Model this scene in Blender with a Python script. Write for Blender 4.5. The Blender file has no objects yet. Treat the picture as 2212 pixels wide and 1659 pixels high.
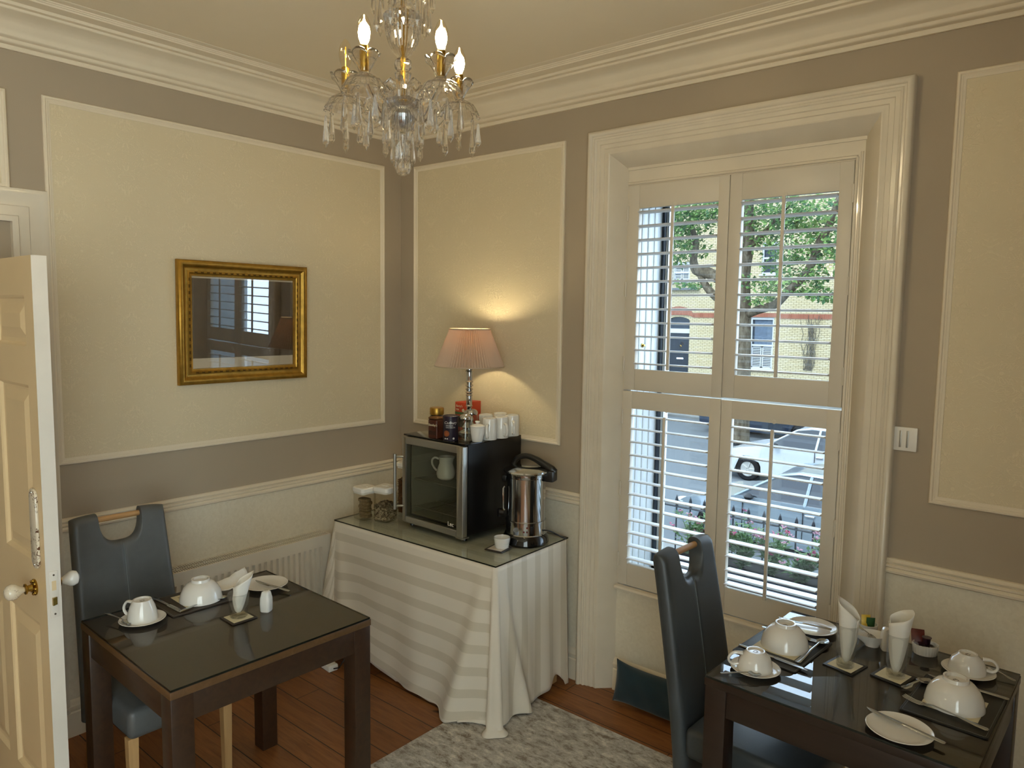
import bpy, bmesh, math, random
from mathutils import Vector, Matrix
PI = math.pi
random.seed(7)
scn = bpy.context.scene
COL = scn.collection

# ------------------------------------------------------------------ camera
def make_camera():
    cx, cy, cz = 3.39169, -2.95806, 1.84
    yaw, pitch, roll, focal = 0.702916, -0.0942658, 0.0140901, 1587.195
    f = Vector((-math.sin(yaw)*math.cos(pitch), math.cos(yaw)*math.cos(pitch), math.sin(pitch)))
    r = Vector((math.cos(yaw), math.sin(yaw), 0)); u = r.cross(f)
    c, s = math.cos(roll), math.sin(roll)
    r2 = c*r+s*u; u2 = -s*r+c*u
    cd = bpy.data.cameras.new('camera'); co = bpy.data.objects.new('camera', cd); COL.objects.link(co)
    cd.sensor_fit = 'HORIZONTAL'; cd.sensor_width = 36.0; cd.lens = focal/2212*36.0
    cd.clip_start = .05; cd.clip_end = 300
    m = Matrix((( r2.x, u2.x, -f.x, cx), (r2.y, u2.y, -f.y, cy), (r2.z, u2.z, -f.z, cz), (0, 0, 0, 1)))
    co.matrix_world = m
    scn.camera = co
make_camera()

# ------------------------------------------------------------------ light and exposure
EXPOSURE = -0.2
SKY = 10.0          # strength of the overcast sky outside
SUN = 6.0
BULB = 430.0         # candle bulb filament radiance
LAMP = 250.0         # table lamp bulb radiance
scn.view_settings.view_transform = 'Standard'
scn.view_settings.look = 'None'
scn.view_settings.exposure = EXPOSURE
scn.view_settings.gamma = 1.0
scn.view_settings.use_curve_mapping = False
w = bpy.data.worlds.new('sky'); scn.world = w; w.use_nodes = True
bg = w.node_tree.nodes['Background']
bg.inputs['Color'].default_value = (.70, .86, 1.0, 1)
bg.inputs['Strength'].default_value = SKY
sd = bpy.data.lights.new('sun', 'SUN'); so = bpy.data.objects.new('sun', sd); COL.objects.link(so)
sd.energy = SUN; sd.angle = math.radians(25); sd.color = (1, .95, .86)
so.rotation_euler = (math.radians(38), math.radians(-12), 0); so.location = (0, -4, 20)
pd = bpy.data.lights.new('unseen_fill_lamp', 'POINT'); po = bpy.data.objects.new('unseen_fill_lamp', pd); COL.objects.link(po)
pd.energy = 14; pd.color = (1, .87, .60); pd.shadow_soft_size = .18; po.location = (1.0, -4.5, 2.42)  # unseen warm fill light, added to brighten the door and lower room
try:
    scn.cycles.use_denoising = True
    scn.cycles.sample_clamp_indirect = 4.0
    scn.cycles.max_bounces = 12; scn.cycles.transparent_max_bounces = 24
    scn.cycles.transmission_bounces = 10; scn.cycles.glossy_bounces = 6; scn.cycles.diffuse_bounces = 5
    scn.cycles.blur_glossy = .4
except Exception:
    pass

# ------------------------------------------------------------------ mesh helpers
def T(x=0, y=0, z=0): return Matrix.Translation((x, y, z))
def Rz(a): return Matrix.Rotation(a, 4, 'Z')
def Rx(a): return Matrix.Rotation(a, 4, 'X')
def Ry(a): return Matrix.Rotation(a, 4, 'Y')
def D(a): return math.radians(a)

def curve(pts, n=5):
    """Catmull-Rom points through pts"""
    P = [Vector(p) for p in pts]; P = [P[0]*2-P[1]]+P+[P[-1]*2-P[-2]]; out = []
    for i in range(1, len(P)-2):
        a, b, c, d = P[i-1], P[i], P[i+1], P[i+2]
        for k in range(n):
            t = k/n; out.append(.5*((2*b)+(c-a)*t+(2*a-5*b+4*c-d)*t*t+(3*b-a-3*c+d)*t**3))
    return out+[P[-2]]
def spread(r, n=5):
    out = []
    for a, b in zip(r, r[1:]): out += [a+(b-a)*k/n for k in range(n)]
    return out+[r[-1]]
class MB:
    def __init__(s): s.bm = bmesh.new(); s.mi = 0; s.uv = None
    def _f(s, vs):
        try:
            f = s.bm.faces.new(vs); f.material_index = s.mi; return f
        except ValueError:
            return None
    def quad(s, *pts, M=None):
        s._f([s.bm.verts.new(M @ Vector(p) if M else p) for p in pts]); return s
    def box(s, x0, x1, y0, y1, z0, z1, M=None):
        P = [(x0,y0,z0),(x1,y0,z0),(x1,y1,z0),(x0,y1,z0),(x0,y0,z1),(x1,y0,z1),(x1,y1,z1),(x0,y1,z1)]
        v = [s.bm.verts.new((M @ Vector(p)) if M else p) for p in P]
        for q in ((3,2,1,0),(4,5,6,7),(0,1,5,4),(1,2,6,5),(2,3,7,6),(3,0,4,7)): s._f([v[i] for i in q])
        return s
    def grid(s, rows, closed_u=False, closed_v=False):
        """rows: list of lists of points"""
        V = [[s.bm.verts.new(p) for p in r] for r in rows]
        n, m = len(V), len(V[0])
        for i in range(n if closed_v else n-1):
            for j in range(m if closed_u else m-1):
                s._f([V[i][j], V[i][(j+1) % m], V[(i+1) % n][(j+1) % m], V[(i+1) % n][j]])
        return V
    def lathe(s, prof, n=32, M=None, flute=None, closed=False, arc=2*PI):
        M = M or Matrix()
        rings = []
        for (r, z) in prof:
            if abs(r) < 1e-6:
                rings.append([s.bm.verts.new(M @ Vector((0, 0, z)))])
            else:
                ring = []
                for k in range(n):
                    a = 2*PI*k/n
                    rr = r*(flute(a, z) if flute else 1)
                    ring.append(s.bm.verts.new(M @ Vector((rr*math.cos(a), rr*math.sin(a), z))))
                rings.append(ring)
        pairs = list(zip(rings, rings[1:]))
        if closed: pairs.append((rings[-1], rings[0]))
        for a, b in pairs:
            if len(a) == 1 and len(b) == 1: continue
            for k in range(n):
                k2 = (k+1) % n
                if len(a) == 1: s._f([a[0], b[k2], b[k]])
                elif len(b) == 1: s._f([a[k], a[k2], b[0]])
                else: s._f([a[k], a[k2], b[k2], b[k]])
        return s
    def cyl(s, r, z0, z1, n=24, M=None, r2=None):
        return s.lathe([(0, z0), (r, z0), (r if r2 is None else r2, z1), (0, z1)], n, M)
    def ball(s, r, c=(0,0,0), n=16, m=10, sc=(1,1,1), M=None):
        MM = (M or Matrix()) @ T(*c) @ Matrix.Diagonal((sc[0], sc[1], sc[2], 1))
        return s.lathe([(r*math.sin(PI*i/m), -r*math.cos(PI*i/m)) for i in range(m+1)], n, MM)
    def tube(s, pts, r, n=8, M=None, closed=False, sq=None):
        pts = [Vector(p) for p in pts]
        L = len(pts)
        tang = []
        for i in range(L):
            if closed: t = pts[(i+1) % L]-pts[i-1]
            else: t = pts[min(i+1, L-1)]-pts[max(i-1, 0)]
            tang.append(t.normalized())
        up = Vector((0, 0, 1)) if abs(tang[0].z) < .9 else Vector((1, 0, 0))
        side = tang[0].cross(up).normalized(); rings = []
        for i in range(L):
            t = tang[i]; side = (side - t*side.dot(t))
            if side.length < 1e-6: side = t.orthogonal()
            side.normalize(); u = side.cross(t)
            rr = r[i] if isinstance(r, (list, tuple)) else r
            ring = []
            for k in range(n):
                a = 2*PI*k/n + (PI/n if n == 4 else 0)
                q = pts[i] + rr*(math.cos(a)*side*(sq or 1) + math.sin(a)*u)
                ring.append(s.bm.verts.new(M @ q if M else q))
            rings.append(ring)
        for i in range(L if closed else L-1):
            a, b = rings[i], rings[(i+1) % L]
            for k in range(n): s._f([a[k], a[(k+1) % n], b[(k+1) % n], b[k]])
        if not closed:
            s._f(list(reversed(rings[0]))); s._f(rings[-1])
        return s
    def prism(s, poly, z0, z1, M=None, axis='z'):
        def P(a, b, c):
            q = {'z': (a, b, c), 'y': (a, c, b), 'x': (c, a, b)}[axis]
            return M @ Vector(q) if M else Vector(q)
        lo = [s.bm.verts.new(P(a, b, z0)) for a, b in poly]; hi = [s.bm.verts.new(P(a, b, z1)) for a, b in poly]
        n = len(poly)
        s._f(list(reversed(lo))); s._f(hi)
        for i in range(n): s._f([lo[i], lo[(i+1) % n], hi[(i+1) % n], hi[i]])
        return s
    def mould(s, path, prof, normal, closed=False, flip=False):
        """sweep profile [(a, h)] along a polyline in a plane; a goes to the left of travel, h along normal"""
        N = Vector(normal).normalized(); P = [Vector(p) for p in path]; L = len(P)
        rows = []
        for i in range(L):
            ds = []
            if closed or i > 0: ds.append((P[i]-P[i-1]).normalized())
            if closed or i < L-1: ds.append((P[(i+1) % L]-P[i]).normalized())
            ns = [N.cross(d) for d in ds]
            if flip: ns = [-q for q in ns]
            m = ns[0] if len(ns) == 1 else (ns[0]+ns[1])/(1+ns[0].dot(ns[1]))
            rows.append([P[i]+m*a+N*h for a, h in prof])
        V = s.grid(rows, closed_v=closed)
        if not closed:
            s._f(V[0]); s._f(list(reversed(V[-1])))
        return s
    def build(s, name, mats, parent=None, loc=None, rot=None, bevel=0, seg=2, smooth=True, angle=35, sub=0, weld=True):
        bm = s.bm
        if weld: bmesh.ops.remove_doubles(bm, verts=bm.verts, dist=1e-5)
        bmesh.ops.recalc_face_normals(bm, faces=bm.faces)
        if bevel:
            es = [e for e in bm.edges if len(e.link_faces) == 2 and e.calc_face_angle(0) > D(30)]
            try: bmesh.ops.bevel(bm, geom=es, offset=bevel, segments=seg, profile=.5, affect='EDGES', clamp_overlap=True)
            except Exception: pass
        me = bpy.data.meshes.new(name); bm.to_mesh(me); bm.free()
        for m in (mats if isinstance(mats, (list, tuple)) else [mats]): me.materials.append(m)
        if smooth:
            me.polygons.foreach_set('use_smooth', [True]*len(me.polygons))
            try: me.set_sharp_from_angle(angle=D(angle))
            except Exception: pass
        o = bpy.data.objects.new(name, me); COL.objects.link(o)
        if parent: o.parent = parent
        if loc: o.location = loc
        if rot: o.rotation_euler = rot
        if sub:
            md = o.modifiers.new('sub', 'SUBSURF'); md.levels = sub; md.render_levels = sub
        return o

def thing(name, label, cat, loc=(0,0,0), rz=0, group=None):
    o = bpy.data.objects.new(name, None); COL.objects.link(o); o.empty_display_size = .05
    o.location = loc; o.rotation_euler = (0, 0, rz)
    return tag(o, label, cat, group)
def tag(o, label, cat, group=None):
    o['label'] = label; o['category'] = cat
    if group: o['group'] = group
    return o
def struct(o): o['kind'] = 'structure'; return o
def lab(o, label): o['label'] = label; return o
def dup(root, loc, rz=0, label=None, group=None):
    r = root.copy(); COL.objects.link(r); r.location = loc; r.rotation_euler = (0, 0, rz)
    if label: r['label'] = label
    if group: r['group'] = group
    def rec(src, dst):
        for ch in list(src.children):
            c = ch.copy(); COL.objects.link(c); c.parent = dst; rec(ch, c)
    rec(root, r)
    return r
def text_obj(name, txt, size, mat, parent, M, shear=0, depth=.0006, align='LEFT'):
    cu = bpy.data.curves.new(name, 'FONT'); cu.body = txt; cu.size = size; cu.extrude = depth; cu.shear = shear
    cu.align_x = align; cu.resolution_u = 3
    t = bpy.data.objects.new(name+'_tmp', cu); COL.objects.link(t)
    dg = bpy.context.evaluated_depsgraph_get()
    me = bpy.data.meshes.new_from_object(t.evaluated_get(dg))
    bpy.data.objects.remove(t)
    me.materials.clear(); me.materials.append(mat); me.transform(M); me.name = name
    o = bpy.data.objects.new(name, me); COL.objects.link(o); o.parent = parent
    return o

# ------------------------------------------------------------------ materials
def S(h):
    h = h.lstrip('#'); c = [int(h[i:i+2], 16)/255 for i in (0, 2, 4)]
    return tuple(x/12.92 if x <= .04045 else ((x+.055)/1.055)**2.4 for x in c)+(1.0,)
class NM:
    def __init__(s, name):
        s.m = bpy.data.materials.new(name); s.m.use_nodes = True; s.nt = s.m.node_tree
        s.b = s.nt.nodes['Principled BSDF']; s.out = s.nt.nodes['Material Output']
    def n(s, typ, props=None, **inp):
        nd = s.nt.nodes.new('ShaderNode'+typ)
        for k, v in (props or {}).items(): setattr(nd, k, v)
        for k, v in inp.items():
            k = k.replace('_', ' ')
            key = int(k[1:]) if k[0] == 'i' and k[1:].isdigit() else k
            s.put(nd.inputs[key], v)
        return nd
    def put(s, sock, v):
        if isinstance(v, bpy.types.NodeSocket): s.nt.links.new(v, sock)
        elif isinstance(v, bpy.types.Node): s.nt.links.new(v.outputs[0], sock)
        else: sock.default_value = v
    def math(s, op, a, b=0.0, c=0.0, clamp=False):
        nd = s.nt.nodes.new('ShaderNodeMath'); nd.operation = op; nd.use_clamp = clamp
        s.put(nd.inputs[0], a); s.put(nd.inputs[1], b); s.put(nd.inputs[2], c); return nd.outputs[0]
    def ramp(s, fac, stops, interp='LINEAR'):
        nd = s.nt.nodes.new('ShaderNodeValToRGB'); cr = nd.color_ramp; cr.interpolation = interp
        while len(cr.elements) < len(stops): cr.elements.new(.5)
        for e, (p, c) in zip(cr.elements, stops): e.position = p; e.color = c if len(c) == 4 else (*c, 1)
        s.put(nd.inputs[0], fac); return nd.outputs[0]
    def mix(s, fac, a, b, typ='MIX'):
        nd = s.nt.nodes.new('ShaderNodeMix'); nd.data_type = 'RGBA'; nd.blend_type = typ
        s.put(nd.inputs[0], fac); s.put(nd.inputs[6], a); s.put(nd.inputs[7], b); return nd.outputs[2]
    def co(s, kind='Object'): return s.nt.nodes.new('ShaderNodeTexCoord').outputs[kind]
    def mp(s, vec, scale=(1,1,1), loc=(0,0,0), rot=(0,0,0)):
        nd = s.nt.nodes.new('ShaderNodeMapping'); s.put(nd.inputs['Vector'], vec)
        nd.inputs['Scale'].default_value = scale; nd.inputs['Location'].default_value = loc; nd.inputs['Rotation'].default_value = rot
        return nd.outputs[0]
    def noise(s, vec, scale, detail=3, rough=.5, dist=0):
        nd = s.nt.nodes.new('ShaderNodeTexNoise'); s.put(nd.inputs['Vector'], vec)
        nd.inputs['Scale'].default_value = scale; nd.inputs['Detail'].default_value = detail
        nd.inputs['Roughness'].default_value = rough; nd.inputs['Distortion'].default_value = dist
        return nd.outputs['Fac'] if 'Fac' in nd.outputs else nd.outputs[0]
    def sep(s, vec):
        nd = s.nt.nodes.new('ShaderNodeSeparateXYZ'); s.put(nd.inputs[0], vec); return nd.outputs
    def comb(s, x, y, z):
        nd = s.nt.nodes.new('ShaderNodeCombineXYZ'); s.put(nd.inputs[0], x); s.put(nd.inputs[1], y); s.put(nd.inputs[2], z); return nd.outputs[0]
    def bump(s, h, strength=.3, dist=.002):
        nd = s.nt.nodes.new('ShaderNodeBump'); nd.inputs['Strength'].default_value = strength; nd.inputs['Distance'].default_value = dist
        s.put(nd.inputs['Height'], h); s.nt.links.new(nd.outputs[0], s.b.inputs['Normal'])
    def set(s, **k):
        names = dict(color='Base Color', rough='Roughness', metal='Metallic', ior='IOR', spec='Specular IOR Level', trans='Transmission Weight', coat='Coat Weight', coatr='Coat Roughness', sheen='Sheen Weight', alpha='Alpha', sss='Subsurface Weight', emis='Emission Color', emiss='Emission Strength')
        for a, v in k.items(): s.put(s.b.inputs[names[a]], v)
        return s
def pm(name, col, rough=.5, metal=0., var=.06, vscale=6, bump=0, bscale=120, bdist=.001, **k):
    """plain procedural material: base colour broken up by noise, optional fine bump"""
    q = NM(name); c = S(col) if isinstance(col, str) else col
    v = q.co()
    if var:
        f = q.noise(v, vscale, 4)
        d = tuple(x*(1-var) for x in c[:3])+(1,); l = tuple(min(1, x*(1+var)) for x in c[:3])+(1,)
        q.set(color=q.ramp(f, [(.3, d), (.7, l)]))
    else: q.set(color=c)
    q.set(rough=rough, metal=metal, **k)
    if bump: q.bump(q.noise(v, bscale, 3), bump, bdist)
    return q.m
def thin_glass(name, tint=(.96, .98, .97), refl=1.0, ior=1.5, rough=.0):
    q = NM(name); nt = q.nt; nt.nodes.remove(q.b)
    tr = q.n('BsdfTransparent', Color=(*tint, 1)); gl = q.n('BsdfGlossy', Color=(refl, refl, refl, 1), Roughness=rough)
    bf = q.n('NewGeometry').outputs['Backfacing']
    fr = q.n('Fresnel', IOR=q.math('ADD', ior, q.math('MULTIPLY', bf, 1/ior-ior))); mx = q.n('MixShader', i0=fr.outputs[0], i1=tr.outputs[0], i2=gl.outputs[0])
    nt.links.new(mx.outputs[0], q.out.inputs[0]); return q.m
def crystal(name, tint=(1, 1, 1), clear=.45, ior=1.52):
    q = NM(name); nt = q.nt; nt.nodes.remove(q.b)
    tr = q.n('BsdfTransparent', Color=(*tint, 1)); gl = q.n('BsdfGlass', Color=(*tint, 1), Roughness=.0, IOR=ior)
    mx = q.n('MixShader', i0=clear, i1=gl.outputs[0], i2=tr.outputs[0])
    nt.links.new(mx.outputs[0], q.out.inputs[0]); return q.m
def emit(name, col, strength):
    q = NM(name); q.nt.nodes.remove(q.b); e = q.n('Emission', Color=col if len(col) == 4 else (*col, 1), Strength=strength)
    q.nt.links.new(e.outputs[0], q.out.inputs[0]); return q.m

M = {}
M['taupe'] = pm('taupe_wall_paint', '#a59681', .75, var=.03, vscale=2, bump=.08, bscale=60)
M['ceil'] = pm('ceiling_paint', '#e6d9c0', .8, var=.02, vscale=2)
M['cornice'] = pm('cornice_paint', '#ddd0b8', .6, var=.02)
M['gloss'] = pm('white_gloss_paint', '#d8cdb9', .18, var=.03, vscale=9, bump=.12, bscale=14, bdist=.0015, coat=.3)
M['shutter'] = pm('shutter_paint', '#cfc6b6', .38, var=.02)
M['slat'] = pm('slat_paint', '#dcdcda', .4, var=.02)
M['upvc'] = pm('window_frame_white', '#c3c6c6', .35, var=.02)
M['gasket'] = pm('window_gasket_dark', '#1d2733', .4, var=.1)
M['door'] = pm('door_paint', '#d8c096', .35, var=.03, vscale=5, bump=.1, bscale=18)
M['dooredge'] = pm('door_edge_paint', '#d9d2c6', .4, var=.04, vscale=9, bump=.15, bscale=20)

def damask(name, c0, c1, strength=.5, tile=.26):
    q = NM(name); g = q.sep(q.co('Object'))
    hor = q.math('ADD', g[0], g[1])
    a = q.math('PINGPONG', hor, tile/2); b = q.math('PINGPONG', g[2], tile*.8)
    v = q.comb(a, b, 0.37)
    n1 = q.noise(v, 26, 1.5, .5, 2.2)
    lines = q.math('ABSOLUTE', q.math('SUBTRACT', n1, .5))
    fig = q.ramp(lines, [(.02, (1, 1, 1)), (.05, (0, 0, 0))])
    n2 = q.noise(q.comb(a, b, 1.9), 9, 1, .5, 1)
    mask = q.ramp(n2, [(.40, (0.25,)*3), (.55, (1,)*3)])
    h = q.math('MULTIPLY', fig, mask)
    q.set(color=q.mix(q.math('MULTIPLY', h, .55), S(c0), S(c1)), rough=.5, spec=.4)
    q.bump(h, strength, .0015)
    return q.m
M['paper'] = damask('cream_damask_wallpaper', '#d2c3a3', '#dfd0b0', .45)
def anaglypta():
    q = NM('dado_textured_paper'); v = q.co('Object')
    n = q.noise(q.mp(v, (1, 1, 1)), 55, 3, .6, .8)
    q.set(color=q.ramp(n, [(.3, S('#d3c8b1')), (.7, S('#dcd2bc'))]), rough=.5); q.bump(n, .25, .002); return q.m
M['dado'] = anaglypta()

def planks():
    q = NM('orange_pine_floorboards'); g = q.sep(q.co('Object'))
    wd = .132
    row = q.math('FLOOR', q.math('DIVIDE', g[1], wd))
    fr = q.math('FRACT', q.math('DIVIDE', g[1], wd))
    gap = q.math('LESS_THAN', q.math('MINIMUM', fr, q.math('SUBTRACT', 1, fr)), .016)
    sh = q.math('MULTIPLY', row, 1.37)
    end = q.math('FRACT', q.math('DIVIDE', q.math('ADD', g[0], sh), 2.1))
    egap = q.math('LESS_THAN', end, .0016)
    g_all = q.math('MAXIMUM', gap, egap)
    wn = q.n('TexWhiteNoise', {'noise_dimensions': '1D'}, W=row)
    v = q.comb(q.math('MULTIPLY', g[0], .9), q.math('MULTIPLY', g[1], 9), q.math('MULTIPLY', row, 3.1))
    grain = q.noise(v, 4.5, 6, .6, 1.2)
    kn = q.noise(q.comb(q.math('MULTIPLY', g[0], 5), q.math('MULTIPLY', g[1], 9), row), 1.6, 2, .4)
    base = q.ramp(grain, [(.25, S('#6b3c1c')), (.5, S('#8f5a30')), (.78, S('#a86e40'))])
    base = q.mix(q.math('MULTIPLY', wn.outputs[0], .45), base, S('#6b4020'))
    knot = q.ramp(kn, [(.74, (0, 0, 0)), (.80, (1, 1, 1))])
    base = q.mix(knot, base, S('#331505'))
    q.set(color=q.mix(g_all, base, S('#150b05')), rough=q.ramp(grain, [(0, (.32,)*3), (1, (.5,)*3)]))
    q.bump(q.math('SUBTRACT', q.math('MULTIPLY', grain, .25), g_all), .35, .003)
    return q.m
M['floor'] = planks()

def rugm():
    q = NM('distressed_grey_rug_pile'); v = q.co('Object')
    vs = q.mp(v, (1, 2.0, 1))
    n = q.noise(vs, 15, 10, .78, .25); n2 = q.noise(v, 3.5, 5, .65)
    fine = q.noise(v, 260, 2)
    c = q.ramp(n, [(.41, S('#7d6d58')), (.47, S('#b7ae9f')), (.535, S('#c9c3b8')), (.60, S('#eee6d6'))])
    c = q.mix(q.ramp(n2, [(.4, (0,)*3), (.7, (.5,)*3)]), c, S('#aaa69d'))
    c = q.mix(q.math('MULTIPLY', fine, .35), c, S('#6c6458'))
    q.set(color=c, rough=.95, sheen=.2); q.bump(fine, .6, .004); return q.m
M['rug'] = rugm()

def leather(name, a, b):
    q = NM(name); v = q.co('Object')
    n = q.noise(v, 7, 5, .6); f = q.nt.nodes.new('ShaderNodeTexVoronoi'); q.put(f.inputs['Vector'], v); f.inputs['Scale'].default_value = 260
    q.set(color=q.ramp(n, [(.3, S(a)), (.7, S(b))]), rough=q.ramp(n, [(.2, (.36,)*3), (.8, (.48,)*3)]))
    q.bump(f.outputs[0], .12, .0008); return q.m
M['leather'] = leather('grey_leather', '#4b4d4d', '#595b5b')
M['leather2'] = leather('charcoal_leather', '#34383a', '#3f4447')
M['seam'] = pm('seam_thread', '#6f7577', .6, var=.05)

def wood(name, a, b, rough=.4, scale=(1, 14, 14), sc=3, coat=0):
    q = NM(name); v = q.mp(q.co('Object'), scale)
    n = q.noise(v, sc, 6, .6, .8)
    q.set(color=q.ramp(n, [(.25, S(a)), (.75, S(b))]), rough=rough, coat=coat); q.bump(n, .06, .001); return q.m
M['espresso'] = wood('espresso_table_wood', '#2b1c12', '#3f2a1a', .38)
M['espresso_top'] = wood('dark_table_top', '#33261d', '#3d2e23', .35)
M['edgewood'] = wood('table_edge_wood', '#4d361c', '#63472a', .4)
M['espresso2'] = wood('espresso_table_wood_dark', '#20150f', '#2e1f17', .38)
M['oak'] = wood('pale_oak', '#a98557', '#c49d69', .45, (14, 14, 1))
M['oakrod'] = wood('oak_rod', '#a67c50', '#c29866', .4, (14, 1, 14))
M['porc'] = pm('white_porcelain', '#dedbd4', .12, var=.0, coat=.4)
M['porcmat'] = pm('cream_stoneware', '#cfc9bd', .3, var=.02)
M['chrome'] = pm('chrome', '#c6cace', .08, 1, var=.02)
M['steel'] = pm('cutlery_steel', '#b4bac0', .16, 1, var=.02)
M['urnsteel'] = pm('polished_urn_steel', '#bfc4c8', .09, 1, var=.02)
M['alu'] = pm('brushed_aluminium', '#a9a79f', .36, .9, var=.03)
M['brass'] = pm('aged_brass', '#a8873c', .22, 1, var=.1, vscale=20)
M['gold'] = pm('gilt', '#a88238', .34, .85, var=.2, vscale=30)
M['golddark'] = pm('gilt_dark', '#5d4417', .4, .7, var=.2, vscale=30)
M['black'] = pm('black_plastic', '#0d0d0e', .35, var=.1)
M['blackgloss'] = pm('black_gloss', '#0a0a0b', .12, var=.05, coat=.3)
M['dkgrey'] = pm('dark_interior', '#7a7b6e', .5, var=.05)
M['white'] = pm('white_plastic', '#e2ded5', .35, var=.02)
M['rad'] = pm('radiator_enamel', '#d9d1c1', .35, var=.02)
M['raddark'] = pm('radiator_slot_shade', '#2a251d', .7, var=.05)
M['glass'] = thin_glass('clear_glass_sheet', (.93, .965, .95))
M['glassedge'] = pm('glass_sheet_edge', '#0c1512', .15, var=.05)
M['pane'] = thin_glass('window_pane', (.93, .965, 1.0), .8)  # blue tint put in the glass to cool the daylight and street
M['fridgeglass'] = thin_glass('tinted_fridge_glass', (.82, .82, .76), .6)
M['picglass'] = thin_glass('picture_glass', (.97, .97, .97), 1.0, 1.95)
M['solidglass'] = crystal('water_glass', (.99, .995, .99), .80, 1.5)
M['tumbler'] = thin_glass('tumbler_glass', (.95, .96, .95), .9, 1.5)
M['crystal'] = crystal('cut_crystal', (1, 1, 1), .18, 1.55)
M['baseglass'] = crystal('thick_glass_base', (.98, .99, .98), .5)
M['bulbglass'] = thin_glass('bulb_glass', (1, .96, .86), .8)
M['jarplastic'] = thin_glass('clear_jar_plastic', (.93, .92, .88), .7)
M['filament'] = emit('lit_filament', (1.0, .86, .56), BULB)
M['lampbulb'] = emit('lamp_bulb_glow', (1.0, .83, .50), LAMP)
M['coldfil'] = pm('unlit_filament_gold', '#c8952c', .3, .8, var=.1)
M['napkin'] = pm('white_paper_napkin', '#e4e0d6', .9, var=.03, vscale=30, bump=.15, bscale=220)
M['matblack'] = pm('black_placemat', '#1a1a18', .45, var=.1, bump=.1, bscale=300)
M['matbrown'] = pm('dark_brown_placemat', '#2e251d', .5, var=.1, bump=.1, bscale=300)
M['cream'] = pm('cream_card', '#cfc6a6', .7, var=.05, vscale=30)
M['creamgrey'] = pm('faded_print', '#a39a7e', .7, var=.25, vscale=60)
M['cord'] = pm('black_cord', '#151412', .5, var=.05)
M['teal'] = pm('dark_teal_velvet', '#0d2831', .85, var=.18, vscale=14, bump=.2, bscale=150, sheen=.25)
# ------------------------------------------------------------------ the room
RX, RY, RZ = 4.1, -5.60, 2.995
struct(MB().box(-.9, RX+.15, RY-.15, .42, -.06, 0).build('floor', M['floor'], smooth=False))
struct(MB().box(-.25, RX+.15, RY-.15, .45, RZ, RZ+.1).build('ceiling', M['ceil'], smooth=False))
# left wall with the doorway
DY0, DY1, DZ = -2.98, -2.15, 2.03
b = MB(); b.box(-.25, 0, DY1, .45, 0, RZ); b.box(-.25, 0, RY-.15, DY0, 0, RZ); b.box(-.25, 0, DY0, DY1, DZ, RZ)
wl = struct(b.build('wall_left', M['taupe'], smooth=False))
MB().box(0, .003, -2.15, -.0, 0, .925).build('dado_panel', M['dado'], wl, smooth=False)
MB().box(0, .003, -1.870, -.141, 1.195, 2.674).build('wallpaper_panel', M['paper'], wl, smooth=False)
MB().box(0, .003, -3.10, -2.012, 2.30, 2.668).build('wallpaper_panel', M['paper'], wl, smooth=False)
# window wall: two piers, header, apron
OX0, OX1 = 1.40, 2.70
b = MB(); b.box(0, OX0, 0, .42, 0, RZ); b.box(OX1, RX+.15, 0, .42, 0, RZ); b.box(OX0, OX1, 0, .42, 2.66, RZ)
wr = struct(b.build('wall_right', M['taupe'], smooth=False))
MB().box(0, 1.39, -.003, 0, 0, .925).build('dado_panel', M['dado'], wr, smooth=False)
MB().box(2.72, RX, -.003, 0, 0, .925).build('dado_panel', M['dado'], wr, smooth=False)
MB().box(.132, 1.201, -.003, 0, 1.195, 2.674).build('wallpaper_panel', M['paper'], wr, smooth=False)
MB().box(2.872, 3.93, -.003, 0, 1.195, 2.674).build('wallpaper_panel', M['paper'], wr, smooth=False)
struct(MB().box(1.53, 2.575, .05, .42, 0, .53).build('wall_apron', M['dado'], smooth=False))
struct(MB().box(-.25, RX+.15, RY-.15, RY, 0, RZ).build('wall_back', M['taupe'], smooth=False))
b = MB(); b.box(RX, RX+.25, -2.90, 0, 0, RZ); b.box(RX, RX+.25, RY-.15, -5.40, 0, RZ); b.box(RX, RX+.25, -5.40, -2.90, 0, .30); b.box(RX, RX+.25, -5.40, -2.90, 2.70, RZ)
struct(b.build('wall_side', M['taupe'], smooth=False))
b = MB(); b.box(RX+.10, RX+.15, -5.40, -5.34, .30, 2.70); b.box(RX+.10, RX+.15, -2.96, -2.90, .30, 2.70); b.box(RX+.10, RX+.15, -5.34, -2.96, .30, .37); b.box(RX+.10, RX+.15, -5.34, -2.96, 2.64, 2.70); b.box(RX+.10, RX+.15, -4.18, -4.12, .37, 2.64)
w2 = struct(b.build('fill_window', M['upvc'], smooth=False))  # out-of-view opening added to bring in more daylight
q = NM('cream_filter_sheet'); q.nt.nodes.remove(q.b); tr = q.n('BsdfTransparent', Color=(1.0, .97, .90, 1)); df = q.n('BsdfDiffuse', Color=S('#d8c8a8')); mx = q.n('MixShader', i0=.05, i1=tr.outputs[0], i2=df.outputs[0]); q.nt.links.new(mx.outputs[0], q.out.inputs[0])  # added tint sheet that warms the daylight from the side opening
MB().box(RX+.16, RX+.162, -5.40, -2.90, .30, 2.70).build('warm_filter_sheet', q.m, w2, smooth=False)
struct(MB().box(-.9, -.8, -3.6, -1.9, 0, 2.4).box(-.8, -.25, -3.6, -3.45, 0, 2.4).box(-.8, -.25, -2.0, -1.9, 0, 2.4).box(-.9, -.25, -3.6, -1.9, 2.4, 2.5).build('wall_hall', M['taupe'], smooth=False))

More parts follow.
